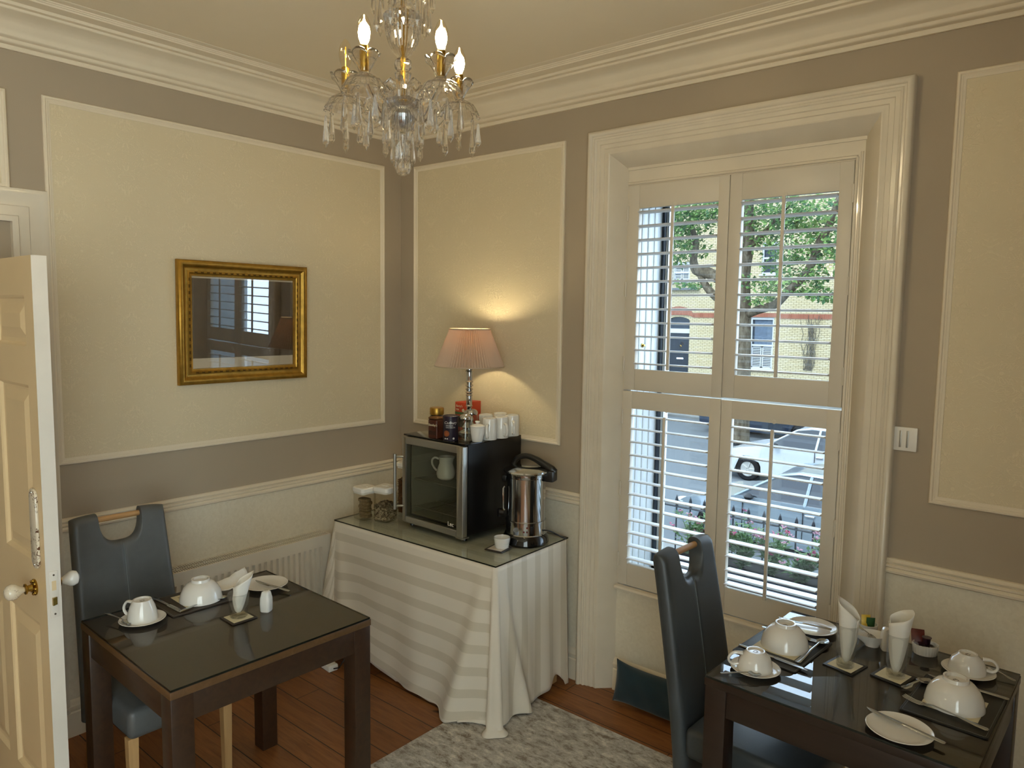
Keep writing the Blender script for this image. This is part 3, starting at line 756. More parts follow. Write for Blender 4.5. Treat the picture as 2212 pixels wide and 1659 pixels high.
# ------------------------------------------------------------------ high-backed leather chairs
def chair(x, y, rz, lm, label):
    """origin under the seat centre; faces +x"""
    t = thing('dining_chair', label, 'chair', (x, y, 0), rz)
    Hc, zb = 1.032, .265
    def xback(z): # rear face leans back, slightly curved
        s_ = (z-zb)/(Hc-zb); return -.215-.125*s_**1.25
    ny, nz = 57, 34
    def wid(z): s_ = (z-zb)/(Hc-zb); return .200-.022*s_
    cw, cd = .082, .118
    def ztop(u):     # u in -1..1 across
        y_ = abs(u)*.178
        z = Hc-.010*(abs(u))**4
        if y_ < cw:
            k = y_/cw; z = Hc-cd*(max(0, 1-k**3.2))**.5 if k < 1 else z
        return z
    us = []
    for i in range(ny):
        v = -1+2*i/(ny-1); us.append(v)
    us += [s_*(cw/.178)*k for s_ in (-1, 1) for k in (.93, .96, .98, .99, .9999, 1.02, 1.05)]
    us = sorted(set(round(u, 5) for u in us))
    th = .058
    def soft(u, f):
        e = min(1, (1-abs(u))/.13); return (1-(1-e)**2)**.5 if e < 1 else 1
    front, back = [], []
    for u in us:
        zt = ztop(u); cf, cb = [], []
        for j in range(nz+1):
            f = 1-(1-j/nz)**1.9; z = zb+(zt-zb)*f
            yy = u*wid(z); e2 = min(1, (zt-z)/.026)
            pad = .5*th*(.22+.78*soft(u, f))*(.16+.84*(1-(1-min(1, e2))**2)**.5)
            xm = xback(z)+th/2
            groove = .0035*math.exp(-(u/.02)**2) if z < Hc-cd-.004 else 0
            cf.append((xm+pad-groove, yy, z)); cb.append((xm-pad, yy, z))
        front.append(cf); back.append(cb)
    b = MB()
    Vf = b.grid(front); Vb = b.grid(back)
    n = len(us)
    for i in range(n-1):
        b._f([Vf[i][nz], Vf[i+1][nz], Vb[i+1][nz], Vb[i][nz]]); b._f([Vf[i][0], Vb[i][0], Vb[i+1][0], Vf[i+1][0]])
    for j in range(nz):
        b._f([Vf[0][j], Vf[0][j+1], Vb[0][j+1], Vb[0][j]]); b._f([Vf[-1][j], Vb[-1][j], Vb[-1][j+1], Vf[-1][j+1]])
    bk = b.build('backrest', lm, t, angle=60)
    b = MB(); b.tube([(xback(z)+th*1.0-.0015, 0, z) for z in [.46+(Hc-cd-.008-.46)*k/20 for k in range(21)]], .0013, 5); b.build('stitched_seam', M['seam'], bk)
    zr = Hc-.026
    b = MB(); b.tube([(xback(zr)+th/2, -.080, zr), (xback(zr)+th/2, .080, zr)], .0115, 14); lab(b.build('handle_rod', M['oakrod'], t), 'wooden grab rod across the cut-out')
    b = MB(); b.box(-.175, .250, -.193, .193, .355, .462); b.build('seat', lm, t, bevel=.024, seg=4, angle=60)
    for s_ in (-1, 1):
        MB().lathe([(0, rugz(x+.2, y)), (.019, rugz(x+.2, y)), (.025, .355), (0, .357)], 4, T(.212, s_*.172, 0) @ Rz(PI/4)).build('leg', M['oak'], t, bevel=.002, smooth=False)
    for s_ in (-1, 1):
        b = MB(); b.tube([(-.235, s_*.160, rugz(x-.25, y)+.005), (-.205, s_*.160, .14), (-.186, s_*.160, .30)], [.022, .025, .027], 4); b.build('leg', M['oak'], t, bevel=.002, smooth=False)
    return t
chair(.610, -1.772, D(-1), M['leather'], 'grey leather high-backed chair beside the open door and radiator')
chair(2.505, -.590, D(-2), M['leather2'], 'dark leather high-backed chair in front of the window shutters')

# ------------------------------------------------------------------ buffet table, draped cloth, glass
BA = D(1.8); BO = Vector((.218, -.655, 0)); BL, BW = 1.115, .562
BM = T(*BO) @ Rz(BA)
t = thing('buffet_table', 'low side table hidden under the striped floor-length cloth', 'table', tuple(BO), BA)
MB().box(.02, BL-.02, .02, BW-.02, .705, .733).build('tabletop', M['oak'], t, bevel=.002)
for x in (.03, BL-.08):
    for y in (.03, BW-.08): MB().box(x, x+.05, y, y+.05, 0, .705).build('leg', M['oak'], t, bevel=.002)
def cloth():
    b = MB(); zt = .7385
    path = []      # (point, normal, side, q, uvv)
    r = .018
    def seg(p0, p1, nrm, side, n):
        for i in range(n+1):
            f = i/n; p = Vector(p0).lerp(Vector(p1), f); path.append((p, Vector(nrm), side, f))
    def arc(c, a0, a1, n, side):
        for i in range(1, n):
            a = a0+(a1-a0)*i/n; path.append((Vector((c[0]+r*math.cos(a), c[1]+r*math.sin(a))), Vector((math.cos(a), math.sin(a))), side, i/n))
    seg((0, BW-.02), (0, r), (-1, 0), 'L', 26)
    arc((r, r), PI, 1.5*PI, 9, 'c1')
    seg((r, 0), (BL-r, 0), (0, -1), 'F', 90)
    arc((BL-r, r), 1.5*PI, 2*PI, 14, 'c2')
    seg((BL, r), (BL, BW-.02), (1, 0), 'R', 60)
    nt = 34
    rows = []; uvs = []
    g = lambda x, s: math.exp(-(x/s)**2)
    for j in range(nt+1):
        tt = j/nt; row = []; uv = []
        for (p, n, side, f) in path:
            drop = .7385
            out = .004+.02*tt
            lift = 0
            tang = Vector((-n.y, n.x)); sl = 0
            if side == 'F':
                q0 = f*(BL-2*r); q1 = (1-f)*(BL-2*r)
                out += .012*tt*math.sin(q0*9+1.1)*tt + .006*tt*math.sin(q0*23)
                out += .085*tt**1.15*g(q1-(.03+.15*tt), .035+.045*tt)            # ridge running down to the left of the corner
                out -= .015*tt*g(q1-.015, .03)
                out += .05*tt*g(q0-(.02+.10*tt), .03+.03*tt)
                lift = .085*max(0, 1-abs(q0-.20)/.32)**1.0*(tt**2)
                uvv = -.0385-drop*tt; uvu = q0
            elif side == 'R':
                q0 = f*(BW-.02-r); 
                out += .040*tt*g(q0-(.015+.16*tt), .016+.02*tt)                 # folded flap slanting across the end
                out -= .012*tt*g(q0-(.06+.16*tt), .02+.01*tt)
                out += .010*tt*math.sin(q0*38+.6)*(.4+.6*tt)
                lift = .075*tt**3*math.exp(-((q0-.44)/.055)**2)+.035*tt**3*math.exp(-((q0-.33)/.08)**2)
                if q0 > .49: lift = .012*tt
                uvv = q0+.02; uvu = 2+drop*tt
            elif side == 'L':
                q0 = (1-f)*(BW-.02-r)
                out = .004+.02*tt+.03*tt*g(q0-.05-.1*tt, .03)+.010*tt*math.sin(q0*31)
                uvv = q0+.02; uvu = -1-drop*tt
            elif side == 'c1':
                out += .08*tt*math.sin(PI*f)+.03*tt
                uvv = .02*f-(.7*tt)*f; uvu = -.2
                lift = 0
            else:
                out += (.050*math.sin(PI*f)+.012*math.sin(3*PI*f))*tt**1.1
                uvv = .016; uvu = BL+.1*f
            z = zt*(1-tt)+lift
            # the last bit of the corner lies on the floor
            if z < .012:
                z = .010+.002*math.sin(40*p.x+31*p.y)+.008*abs(math.sin(17*p.x+9*p.y))
                if side in ('c2',): out += .035
                if side == 'F' and f > .88: out += .02
            P = p+n*out
            q = BM @ Vector((P.x, P.y, z)); row.append((q.x, q.y, max(.009, z))); uv.append((uvu, uvv))
        rows.append(row); uvs.append(uv)
    V = b.grid(rows)
    # flat top
    top = []
    m = len(path)
    for i in range(9):
        k = i/8; row = []
        for (p, n, side, f) in path:
            c = Vector((min(max(p.x, .06), BL-.06), BW-.02)); P = p.lerp(c, k); q = BM @ Vector((P.x, P.y, zt)); row.append((q.x, q.y, zt))
        top.append(row)
    V2 = b.grid(top)
    ul = b.bm.loops.layers.uv.new('UVMap')
    inv = BM.inverted()
    tab = {}
    for rw, uu in zip(V, uvs):
        for v, u in zip(rw, uu): tab[v] = u
    for rw in V2:
        for v in rw: l = inv @ v.co; tab[v] = (l.x, l.y)
    for f in b.bm.faces:
        for lp in f.loops: lp[ul].uv = tab[lp.vert]
    q = NM('cream_satin_stripe_cloth'); uvn = q.sep(q.co('UV'))
    v = uvn[1]
    fr = q.math('FRACT', q.math('DIVIDE', q.math('ADD', v, 10.012), .104))
    st = q.math('LESS_THAN', fr, .40)
    wv = q.noise(q.mp(q.co('UV'), (300, 40, 1)), 6, 2)
    q.set(color=q.mix(st, S('#ded4c3'), S('#cdc2ae')), rough=q.math('ADD', .62, q.math('MULTIPLY', st, -.22)), sheen=.15)
    q.bump(q.math('ADD', wv, q.math('MULTIPLY', q.noise(q.co('Object'), 9, 4, .6), 6)), .12, .002)
    o = b.build('tablecloth', q.m, weld=False, angle=70)
    sm = o.modifiers.new('thick', 'SOLIDIFY'); sm.thickness = .0012; sm.offset = -1
    tag(o, 'cream satin-striped cloth draped to the floor over the side table', 'tablecloth')
cloth()
b = MB(); b.box(0, BL, 0, BW, 0, .006); o = b.build('glass_sheet', [M['glass'], M['glassedge']], loc=(BO.x, BO.y, .739), rot=(0, 0, BA), smooth=False)
for p in o.data.polygons:
    if abs(p.normal.z) < .5: p.material_index = 1
tag(o, 'glass sheet on top of the striped cloth, under the fridge', 'glass sheet')
BZ = .745

# ------------------------------------------------------------------ fridge
FA = D(-1.0)
def fridge():
    t = thing('mini_fridge', 'black mini fridge with glass door on the cloth-covered side table', 'fridge', (.560, -.481, BZ), FA)
    W, H0, H1, dd, Db = .442, .025, .467, .035, .42
    b = MB(); z0, z1 = H0+.003, H1+.004; y0 = dd; y1 = Db
    b.box(0, .03, y0, y1, z0, z1); b.box(W-.03, W, y0, y1, z0, z1); b.box(.03, W-.03, y0, y1, z0, z0+.035); b.box(.03, W-.03, y0, y1, z1-.03, z1); b.box(.03, W-.03, y1-.03, y1, z0+.035, z1-.03)
    b.build('cabinet', M['black'], t, smooth=False)
    MB().box(-.002, W+.002, .012, y1, z1, z1+.008).build('top_plate', M['blackgloss'], t, bevel=.002)
    b = MB()
    b.box(.0305, .033, y0+.002, y1-.031, z0+.036, z1-.031); b.box(W-.033, W-.0305, y0+.002, y1-.031, z0+.036, z1-.031); b.box(.033, W-.033, y1-.034, y1-.031, z0+.036, z1-.031); b.box(.033, W-.033, y0+.002, y1-.034, z0+.036, z0+.039)
    b.build('liner', M['dkgrey'], t, smooth=False)
    fw = .026
    b = MB(); b.box(0, fw, 0, dd-.002, H0, H1); b.box(W-fw-.016, W, 0, dd-.002, H0, H1); b.box(fw, W-fw-.016, 0, dd-.002, H0, H0+.03); b.box(fw, W-fw-.016, 0, dd-.002, H1-.036, H1)
    door_ = b.build('door', M['alu'], t, bevel=.004, seg=3)
    g = MB().box(fw, W-fw-.016, .006, .010, H0+.03, H1-.036).build('door_glass', M['fridgeglass'], door_, smooth=False)
    b = MB(); b.tube([(-.014, -.036, .09), (-.014, -.036, .378)], .0085, 12); 
    for z in (.105, .362): b.tube([(-.014, -.036, z), (-.010, -.018, z), (.008, 0.002, z)], .006, 8)
    b.build('door_handle', M['alu'], door_)
    text_obj('logo', 'Lec', .030, M['white'], door_, T(W-fw-.016-.066, .0052, H0+.042) @ Rx(PI/2))
    # wire shelves
    for z in (.245, .10):
        b = MB()
        for k in range(22): x = .04+(W-.08)*k/21; b.tube([(x, y0+.02, z), (x, y1-.04, z)], .0013, 5)
        for y in (y0+.02, y1-.04, .2): b.tube([(.036, y, z-.001), (W-.036, y, z-.001)], .002, 6)
        b.build('wire_shelf', M['alu'], t)
    for x in (.03, W-.03):
        for y in (.045, Db-.03): MB().cyl(.014, 0, H0+.004, 12, T(x, y, 0), r2=.011).build('foot', M['black'], t)
    b = MB(); b.box(W-.05, W-.004, .002, .05, H0-.010, H0-.002); b.build('hinge_bracket', M['alu'], t, bevel=.001)
    return t
fridge()
FM = T(.560, -.481, BZ) @ Rz(FA)
# milk jug on the upper wire shelf
jp = FM @ Vector((.168, .15, .2464))
t = thing('milk_jug', 'white china milk jug on the wire shelf inside the fridge', 'jug', tuple(jp), D(40))
def spout(a, z): return 1+(.22*max(0, math.cos(a))**6*max(0, (z-.075)/.045) if z > .075 else 0)
b = MB(); b.lathe([(0, .004), (.034, 0), (.046, .012), (.050, .035), (.042, .065), (.034, .085), (.036, .105), (.041, .118), (.0385, .118), (.0325, .088), (.040, .064), (.047, .035), (.043, .014), (0, .008)], 32, flute=spout); b.build('body', M['porc'], t, angle=60)
b = MB(); b.tube(curve([(-.036, 0, .105), (-.056, 0, .112), (-.070, 0, .100), (-.070, 0, .078), (-.058, 0, .056), (-.046, 0, .045)]), .0055, 8); b.build('handle', M['porc'], t)

# ------------------------------------------------------------------ table lamp on the fridge
FT_ = BZ+.467+.004+.008      # top of the fridge
def at(x, y): return (x, y, FT_)
t = thing('table_lamp', 'lit chrome table lamp with pleated pink-beige shade on the fridge', 'lamp', at(.788, -.225))
b = MB(); b.lathe([(0, 0), (.052, 0), (.054, .006), (.044, .014), (.030, .022), (.036, .034), (.027, .046), (.020, .060), (.024, .075), (.018, .09), (.030, .106), (.024, .116), (.011, .126), (.014, .134), (.009, .142), (0, .142)], 28)
b.build('base', M['chrome'], t)
pr = [(0, .14), (.0135, .142), (.011, .150), (.0115, .152), (.0115, .195), (.014, .198), (.010, .205), (.015, .213), (.010, .221), (.016, .230), (.009, .238), (.010, .242), (.016, .250), (.009, .258), (.015, .268), (.011, .275), (.0115, .277), (.0115, .318), (.016, .324), (.012, .330), (.0125, .340), (.016, .345), (0, .345)]
MB().lathe([(r_*1.35, z_) for r_, z_ in pr], 24).build('stem', M['chrome'], t)
MB().lathe([(0, .344), (.034, .344), (.034, .348), (0, .348)], 28).build('drip_tray', M['alu'], t)
MB().cyl(.013, .348, .467, 16).build('bulb_holder', M['chrome'], t)
MB().ball(.022, (0, 0, .492), 20, 14, (1, 1, 1.2)).build('bulb', M['lampbulb'], t)
rows = []; NP = 150
for (r, z) in ((.178, .350), (.172, .361), (.128, .470), (.104, .530), (.103, .539)):
    rows.append([((r+.0042*(1 if k % 2 else -1))*math.cos(2*PI*k/NP) if 1 else 0, (r+.0042*(1 if k % 2 else -1))*math.sin(2*PI*k/NP), z) for k in range(NP)])
q = NM('pleated_shade_fabric'); nt = q.nt
tl = q.n('BsdfTranslucent', Color=S('#c98a62')); q.set(color=S('#b3a18e'), rough=.8)
mx = q.n('MixShader', i0=.055, i1=q.b.outputs[0], i2=tl.outputs[0]); nt.links.new(mx.outputs[0], q.out.inputs[0])
b = MB(); b.grid(rows, closed_u=True); sh = b.build('lamp_shade', q.m, t, angle=10)
b = MB()
for r, z in ((.1795, .350), (.1045, .539)): b.tube([(r*math.cos(2*PI*k/64), r*math.sin(2*PI*k/64), z) for k in range(64)], .0032, 6, closed=True)
b.build('shade_trim', pm('shade_piping', '#b7a48c', .7), sh)
b = MB(); b.tube([(.10*math.cos(2*PI*k/48), .10*math.sin(2*PI*k/48), .534) for k in range(48)], .0012, 5, closed=True)
for k in range(3): b.tube([(.10*math.cos(2*PI*k/3), .10*math.sin(2*PI*k/3), .534), (0, 0, .524)], .0012, 5)
b.tube([(0, 0, .519), (0, 0, .530)], .004, 8); b.build('shade_carrier', M['chrome'], sh)

# ------------------------------------------------------------------ things on the fridge top
# coffee jar
t = thing('coffee_jar', 'instant coffee jar with gold lid behind the brown tin', 'jar', at(.725, -.395))
MB().lathe([(0, 0), (.032, 0), (.034, .006), (.034, .09), (.031, .104), (.029, .110), (0, .110)], 28).build('jar', M['blackgloss'], t)
MB().lathe([(0, .109), (.035, .109), (.036, .112), (.036, .140), (.034, .144), (0, .144)], 28, flute=lambda a, z: 1+.008*math.cos(40*a)).build('lid', M['gold'], t)
o = MB().lathe([(.0345, .045), (.0345, .10)], 28).build('paper_label', pm('dark_label', '#2a1a14', .5), t)
text_obj('badge', 'o', .05, M['cream'], o, T(-.012, -.0352, .062) @ Rx(PI/2))
# brown square tin
t = thing('chocolate_tin', 'square brown hot chocolate tin in front of the coffee jar', 'tin', at(.770, -.440), D(4))
MB().box(-.030, .030, -.030, .030, 0, .094).build('tin', pm('brown_tin', '#4b2417', .4, var=.2, vscale=30), t, bevel=.006, seg=3)
MB().box(-.0305, .0305, -.0305, .0305, .094, .106).build('lid', pm('bronze_tin_lid', '#6d4a2b', .35, .4), t, bevel=.006, seg=3)
text_obj('lettering', "Bewley's", .0165, M['cream'], t, T(-.026, -.0304, .062) @ Rx(PI/2), .2)
MB().box(-.024, .024, -.0304, -.0298, .018, .038).build('label_band', pm('tin_band', '#2b120b', .5, var=.4, vscale=80), t)
# purple cocoa canister
t = thing('cocoa_canister', 'purple cocoa canister with white script lettering', 'canister', at(.862, -.432))
purple = pm('deep_purple_card', '#1f1626', .4)
MB().lathe([(0, 0), (.037, 0), (.038, .002), (.038, .110), (0, .110)], 36).build('body', purple, t)
MB().lathe([(0, .109), (.0385, .109), (.039, .111), (.039, .119), (.036, .121), (.034, .118), (0, .118)], 36).build('lid', pm('purple_lid', '#241a2e', .4), t)
fa = math.atan2(-2.5, 2.55)
def wrap(o, R0, a0):
    for v in o.data.vertices:
        a = a0+v.co.x/R0; rr = R0+.0004-v.co.y; v.co = Vector((rr*math.cos(a), rr*math.sin(a), v.co.z))
def wtext(txt, size, z, x, mat, shear=0):
    o = text_obj('lettering', txt, size, mat, t, T(x, 0, z) @ Rx(PI/2), shear, .0003); wrap(o, .038, fa); return o
wtext('Cadbury', .019, .083, -.036, M['porc'], .35); wtext('DRINKING', .008, .072, -.026, M['porc']); wtext('CHOCOLATE', .008, .063, -.026, M['porc'])
b = MB()
b.lathe([(0, 0), (.015, 0), (.015, .0005), (0, .0005)], 24, T(-.022, 0, .036) @ Rx(PI/2)); o = b.build('printed_cup', pm('mug_brown', '#8a4a26', .5, var=.3, vscale=90), t); wrap(o, .038, fa)
b = MB(); b.box(-.032, -.014, -.0005, 0, .008, .013); b.lathe([(0, 0), (.005, 0), (.005, .0005), (0, .0005)], 16, T(.014, 0, .012) @ Rx(PI/2)); o = b.build('printed_marks', M['porc'], t); wrap(o, .038, fa)
# red tea box
t = thing('tea_box', 'red and orange cardboard tea box behind the canister', 'box', at(.685, -.125), 0)
MB().box(-.036, .036, -.062, .062, 0, .150).build('carton', pm('red_tea_carton', '#b23c1e', .5, var=.08), t, bevel=.0015)
MB().box(-.036, .036, -.0626, -.0619, .084, .098).build('green_band', pm('green_band', '#3a5a2c', .5), t)
MB().box(-.032, .032, -.0626, -.0619, .018, .078).build('black_panel', pm('tea_black', '#1d1713', .5), t)
text_obj('lettering', 'Barry’s', .017, M['cream'], t, T(-.030, -.0623, .124) @ Rx(PI/2), .1)
text_obj('lettering', 'TEA', .013, M['cream'], t, T(-.030, -.0623, .106) @ Rx(PI/2))
MB().lathe([(0, 0), (.009, 0), (.009, .0008), (0, .0008)], 20, T(.024, -.062, .108) @ Rx(PI/2)).build('seal', M['cream'], t)
# two glass storage jars with silver lids
def gjar(x, y, s_, label):
    t = thing('glass_jar', label, 'jar', at(x, y), 0, 'clear glass jars on the fridge')
    MB().lathe([(0, 0), (.029*s_, 0), (.031, .003), (.031, .100*s_), (.027, .108*s_), (.0255, .108*s_), (.0295, .098*s_), (.0295, .006), (0, .006)], 32).build('body', M['tumbler'], t, angle=60)
    MB().lathe([(0, .107*s_), (.028, .107*s_), (.031, .111*s_), (.030, .120*s_), (.024, .128*s_), (.012, .132*s_), (0, .133*s_)], 32).build('lid', M['chrome'], t)
    MB().lathe([(0, .001), (.0285, .001), (.0285, .0055), (0, .0055)], 32).build('thick_base', M['baseglass'], t)
gjar(.936, -.405, 1.0, 'clear glass jar with silver lid between canister and sugar bowl')
gjar(.868, -.290, 1.06, 'clear glass jar with silver lid directly in front of the lamp')
# sugar bowl
t = thing('sugar_bowl', 'white lidded sugar bowl beside the upturned mugs', 'sugar bowl', at(.985, -.372))
MB().lathe([(0, 0), (.024, 0), (.027, .004), (.034, .045), (.036, .070), (.034, .072), (0, .072)], 32).build('bowl', M['porc'], t)
MB().lathe([(.036, .072), (.0385, .074), (.037, .078), (.022, .084), (.008, .087), (.007, .090), (.012, .094), (.012, .099), (.009, .101), (0, .101)], 32).build('lid', M['porc'], t)
# five upturned mugs
def mug(x, y, rz, h, label):
    t = thing('mug', label, 'mug', at(x, y), rz, 'white mugs upturned on the fridge')
    R0 = .0365
    MB().lathe([(0, h-.004), (.029, h-.004), (.030, h), (.034, h), (R0, h-.005), (R0, .002), (R0-.001, 0), (R0-.004, 0), (R0-.004, h-.012), (0, h-.012)], 36).build('body', M['porc'], t, angle=50)
    pts = [(R0-.003, 0, .018), (R0+.012, 0, .014), (R0+.023, 0, .028), (R0+.024, 0, .05), (R0+.017, 0, .07), (R0-.002, 0, .076)]
    MB().tube(curve(pts), spread([.0065, .006, .0055, .0055, .006, .007]), 10, sq=1.2).build('handle', M['porc'], t)
mug(.985, -.285, D(-62), .106, 'upturned white mug nearest the sugar bowl, handle facing forward')
mug(.992, -.205, D(-20), .106, 'upturned white mug in the middle of the right-hand row of three')
mug(.985, -.112, D(-40), .106, 'upturned white mug at the right-hand rear corner of the fridge')
mug(.888, -.205, D(-15), .108, 'upturned white mug half hidden behind the lidded sugar bowl')
mug(.905, -.112, D(60), .108, 'rearmost upturned white mug, close to the wall')

# ------------------------------------------------------------------ urn, ramekin and jars on the side table
t = thing('water_urn', 'polished steel hot water urn with black base right of the fridge', 'urn', (1.193, -.245, BZ), D(15))
MB().lathe([(0, 0), (.110, 0), (.113, .004), (.110, .030), (.100, .044), (0, .044)], 48).build('base', M['blackgloss'], t)
MB().lathe([(.098, .043), (.100, .046), (.096, .050), (.096, .106), (.099, .108), (.099, .112), (.094, .114), (.093, .318), (.096, .320), (.097, .324), (.097, .340), (.094, .342), (0, .342)], 64).build('body', M['urnsteel'], t)
MB().lathe([(.090, .341), (.111, .343), (.113, .348), (.110, .354), (.085, .364), (.045, .370), (0, .371)], 64).build('lid', M['urnsteel'], t)
b = MB(); b.tube(curve([(-.085, .03, .362), (-.066, .03, .395), (-.02, .03, .412), (.03, .03, .402), (.075, .03, .380), (.118, .03, .356), (.140, .03, .346)]), spread([.012, .014, .014, .015, .018, .022, .015]), 10, sq=.8)
b.build('lid_handle', M['black'], t)
b = MB(); b.box(.090, .138, .0, .06, .300, .356); b.build('handle_bracket', M['black'], t, bevel=.008)
b = MB(); b.box(-.118, -.094, -.03, .0, .290, .318); b.build('side_grip', M['black'], t, bevel=.005)
b = MB(); b.tube([(-.094, -.045, .14), (-.116, -.05, .14)], .017, 12); b.tube([(-.116, -.05, .155), (-.118, -.05, .118)], .012, 12); b.build('tap', M['black'], t)
b = MB(); b.tube([(-.088, -.058, .155), (-.094, -.062, .165), (-.094, -.062, .262), (-.088, -.058, .272)], .006, 8); b.build('sight_tube', M['chrome'], t)
b = MB()
for k, (a, z) in enumerate(((-62, .090), (-62, .070), (-71, .070))): b.lathe([(0, 0), (.0046, 0), (.0042, .003), (0, .003)], 16, Rz(D(a)) @ T(.096, 0, z) @ Ry(PI/2))
lab(b.build('indicator_lamp', pm('red_indicator', '#54140e', .25), t), 'red indicator lights')
b = MB(); b.box(.095, .0985, -.008, .008, .062, .096, Rz(D(-47))); b.build('rocker_switch', M['black'], t, bevel=.001)
pts = [(1.295, -.222, .812), (1.308, -.195, .803), (1.318, -.160, .783), (1.326, -.125, .762), (1.331, -.100, .7495)]
tag(MB().tube(curve([(1.287, -.235, .812)]+pts), .0036, 8).build('power_cord', M['cord']), 'thin black power cord curling from the back of the urn', 'cord')
# ramekin on a coaster
def coaster(x, y, z, rz, s, dark, label, print_=None):
    t = thing('coaster', label, 'coaster', (x, y, z), rz, 'square coasters')
    MB().box(-s/2, s/2, -s/2, s/2, 0, .0042).build('board', dark, t, bevel=.0012)
    MB().box(-s*.40, s*.40, -s*.40, s*.40, .0042, .0046).build('printed_square', print_ or M['cream'], t, smooth=False)
    return t
coaster(1.180, -.430, BZ, D(10), .095, M['matbrown'], 'cream square coaster under the small ribbed pot', M['porcmat'])
t = thing('ramekin', 'small white ribbed pot on the coaster in front of the urn', 'ramekin', (1.186, -.412, BZ+.0046))
MB().lathe([(0, 0), (.029, 0), (.031, .003), (.0385, .050), (.0365, .050), (.029, .006), (0, .006)], 40, flute=None).build('pot', M['porc'], t, angle=40)
b = MB()
for k in range(6): z = .006+.007*k; b.tube([((.0312+z*.15)*math.cos(2*PI*i/48), (.0312+z*.15)*math.sin(2*PI*i/48), z) for i in range(48)], .0012, 5, closed=True)
b.build('rib', M['porc'], t)
# clear storage jars
def rrect(a, c, r, n=5):
    out = []
    for (sx, sy, q0) in ((1, 1, 0), (-1, 1, PI/2), (-1, -1, PI), (1, -1, 1.5*PI)):
        for k in range(n+1):
            q = q0+PI/2*k/n; out.append((sx*(a-r)+r*math.cos(q), sy*(c-r)+r*math.sin(q)))
    return out
def loft(b, secs, cap=True):
    V = b.grid([[(x, y, z) for x, y in poly] for poly, z in secs], closed_u=True)
    if cap: b._f(list(reversed(V[0]))); b._f(V[-1])
def jar(x, y, rz, a, h, label):
    t = thing('storage_jar', label, 'storage jar', (x, y, BZ), rz, 'clear cereal jars with white lids')
    b = MB(); loft(b, [(rrect(a-.004, a-.004, .012), 0), (rrect(a, a, .014), .006), (rrect(a, a, .014), h)]); b.build('container', M['jarplastic'], t, angle=50)
    b = MB(); loft(b, [(rrect(a-.001, a-.001, .014), h-.010), (rrect(a+.001, a+.001, .016), h), (rrect(a+.004, a+.004, .018), h+.002), (rrect(a+.004, a+.004, .018), h+.020), (rrect(a-.001, a-.001, .016), h+.025), (rrect(a-.008, a-.008, .012), h+.0245)]); lid = b.build('lid', M['white'], t, angle=40)
    b = MB(); b.box(-.022, .022, -.006, .006, h+.0245, h+.028); b.build('lid_lever', M['white'], lid, bevel=.002)
    return t
jar(.312, -.526, D(-3), .046, .148, 'clear jar of stacked wheat biscuits, furthest left of the three')
jar(.423, -.476, D(10), .047, .160, 'clear jar of pale oat flakes next to the fridge door')
jar(.405, -.290, D(10), .052, .262, 'tall clear jar of brown flakes at the back beside the fridge')
q = NM('wheat_biscuit'); v = q.co('Object'); n = q.noise(q.mp(v, (1, 1, 2)), 130, 4, .7)
q.set(color=q.ramp(n, [(.3, S('#5b4a33')), (.7, S('#8d7853'))]), rough=.9); q.bump(n, .8, .004); wheat = q.m
for k in range(6):
    b = MB(); loft(b, [(rrect(.030, .021, .014), 0), (rrect(.033, .024, .016), .004), (rrect(.033, .024, .016), .013), (rrect(.030, .021, .014), .017)])
    o = b.build('wheat_biscuit', wheat, loc=(  .316+.003*math.sin(k*2.1), -.526+.003*math.cos(k*3), BZ+.0065+.0172*k), rot=(0, 0, D(8+6*math.sin(k*5))))
    tag(o, ('lowest wheat biscuit in the clear jar on the left', 'second wheat biscuit up in the clear jar', 'third wheat biscuit up in the clear jar', 'fourth wheat biscuit up, just under the top two', 'wheat biscuit second from the top of the stack', 'topmost wheat biscuit of the stack in the jar')[k], 'biscuit', 'wheat biscuits stacked in a jar')
def flakes(name, cx, cy, rz, a, h, cols, label, seed, peak=.0):
    random.seed(seed); b = MB(); m = T(cx, cy, BZ+.007) @ Rz(rz)
    loft_h = h-.010
    b.mi = 0; b.box(-a+.008, a-.008, -a+.008, a-.008, 0, loft_h-.012, m)
    for k in range(1700):
        s_ = random.random(); e = a-.004
        face = random.random()
        if face < .35: p = (random.uniform(-e, e), random.uniform(-e, e), loft_h-.010+random.random()*.014)
        else:
            sd_ = random.choice((0, 1, 2, 3)); q0 = random.uniform(-e, e); z = random.uniform(.002, loft_h)
            p = ((e, q0, z), (-e, q0, z), (q0, e, z), (q0, -e, z))[sd_]
        hh = p[2]+peak*max(0, 1-(p[0]**2+p[1]**2)**.5/a) if p[2] > loft_h-.012 else p[2]
        mm = m @ T(p[0]*.96, p[1]*.96, max(.001, hh)) @ Rz(random.uniform(0, 6.28)) @ Rx(random.uniform(-1.4, 1.4))
        r = random.uniform(.003, .0065); b.mi = random.randrange(3)
        b.quad((-r, -r*.6, 0), (0, -r*.9, r*.25), (r, -r*.2, 0), (r*.4, r*.7, r*.2), M=mm)
    o = b.build(name, cols, weld=False, smooth=False); o['kind'] = 'stuff'; tag(o, label, 'cereal'); return o
oat = [pm('oat_pale', '#a8987a', .9, var=.1), pm('oat_mid', '#7d6a4c', .9, var=.1), pm('oat_dark', '#54432d', .9, var=.1)]
brn = [pm('bran_a', '#6b4526', .9, var=.1), pm('bran_b', '#8a5c30', .9, var=.1), pm('bran_c', '#4a2f1a', .9, var=.1)]
flakes('oat_flakes', .423, -.476, D(10), .047, .090, oat, 'pale oat flakes filling the jar beside the fridge door', 3, .02)
flakes('bran_flakes', .405, -.290, D(10), .052, .195, brn, 'brown flakes inside the tall clear jar at the back', 4)

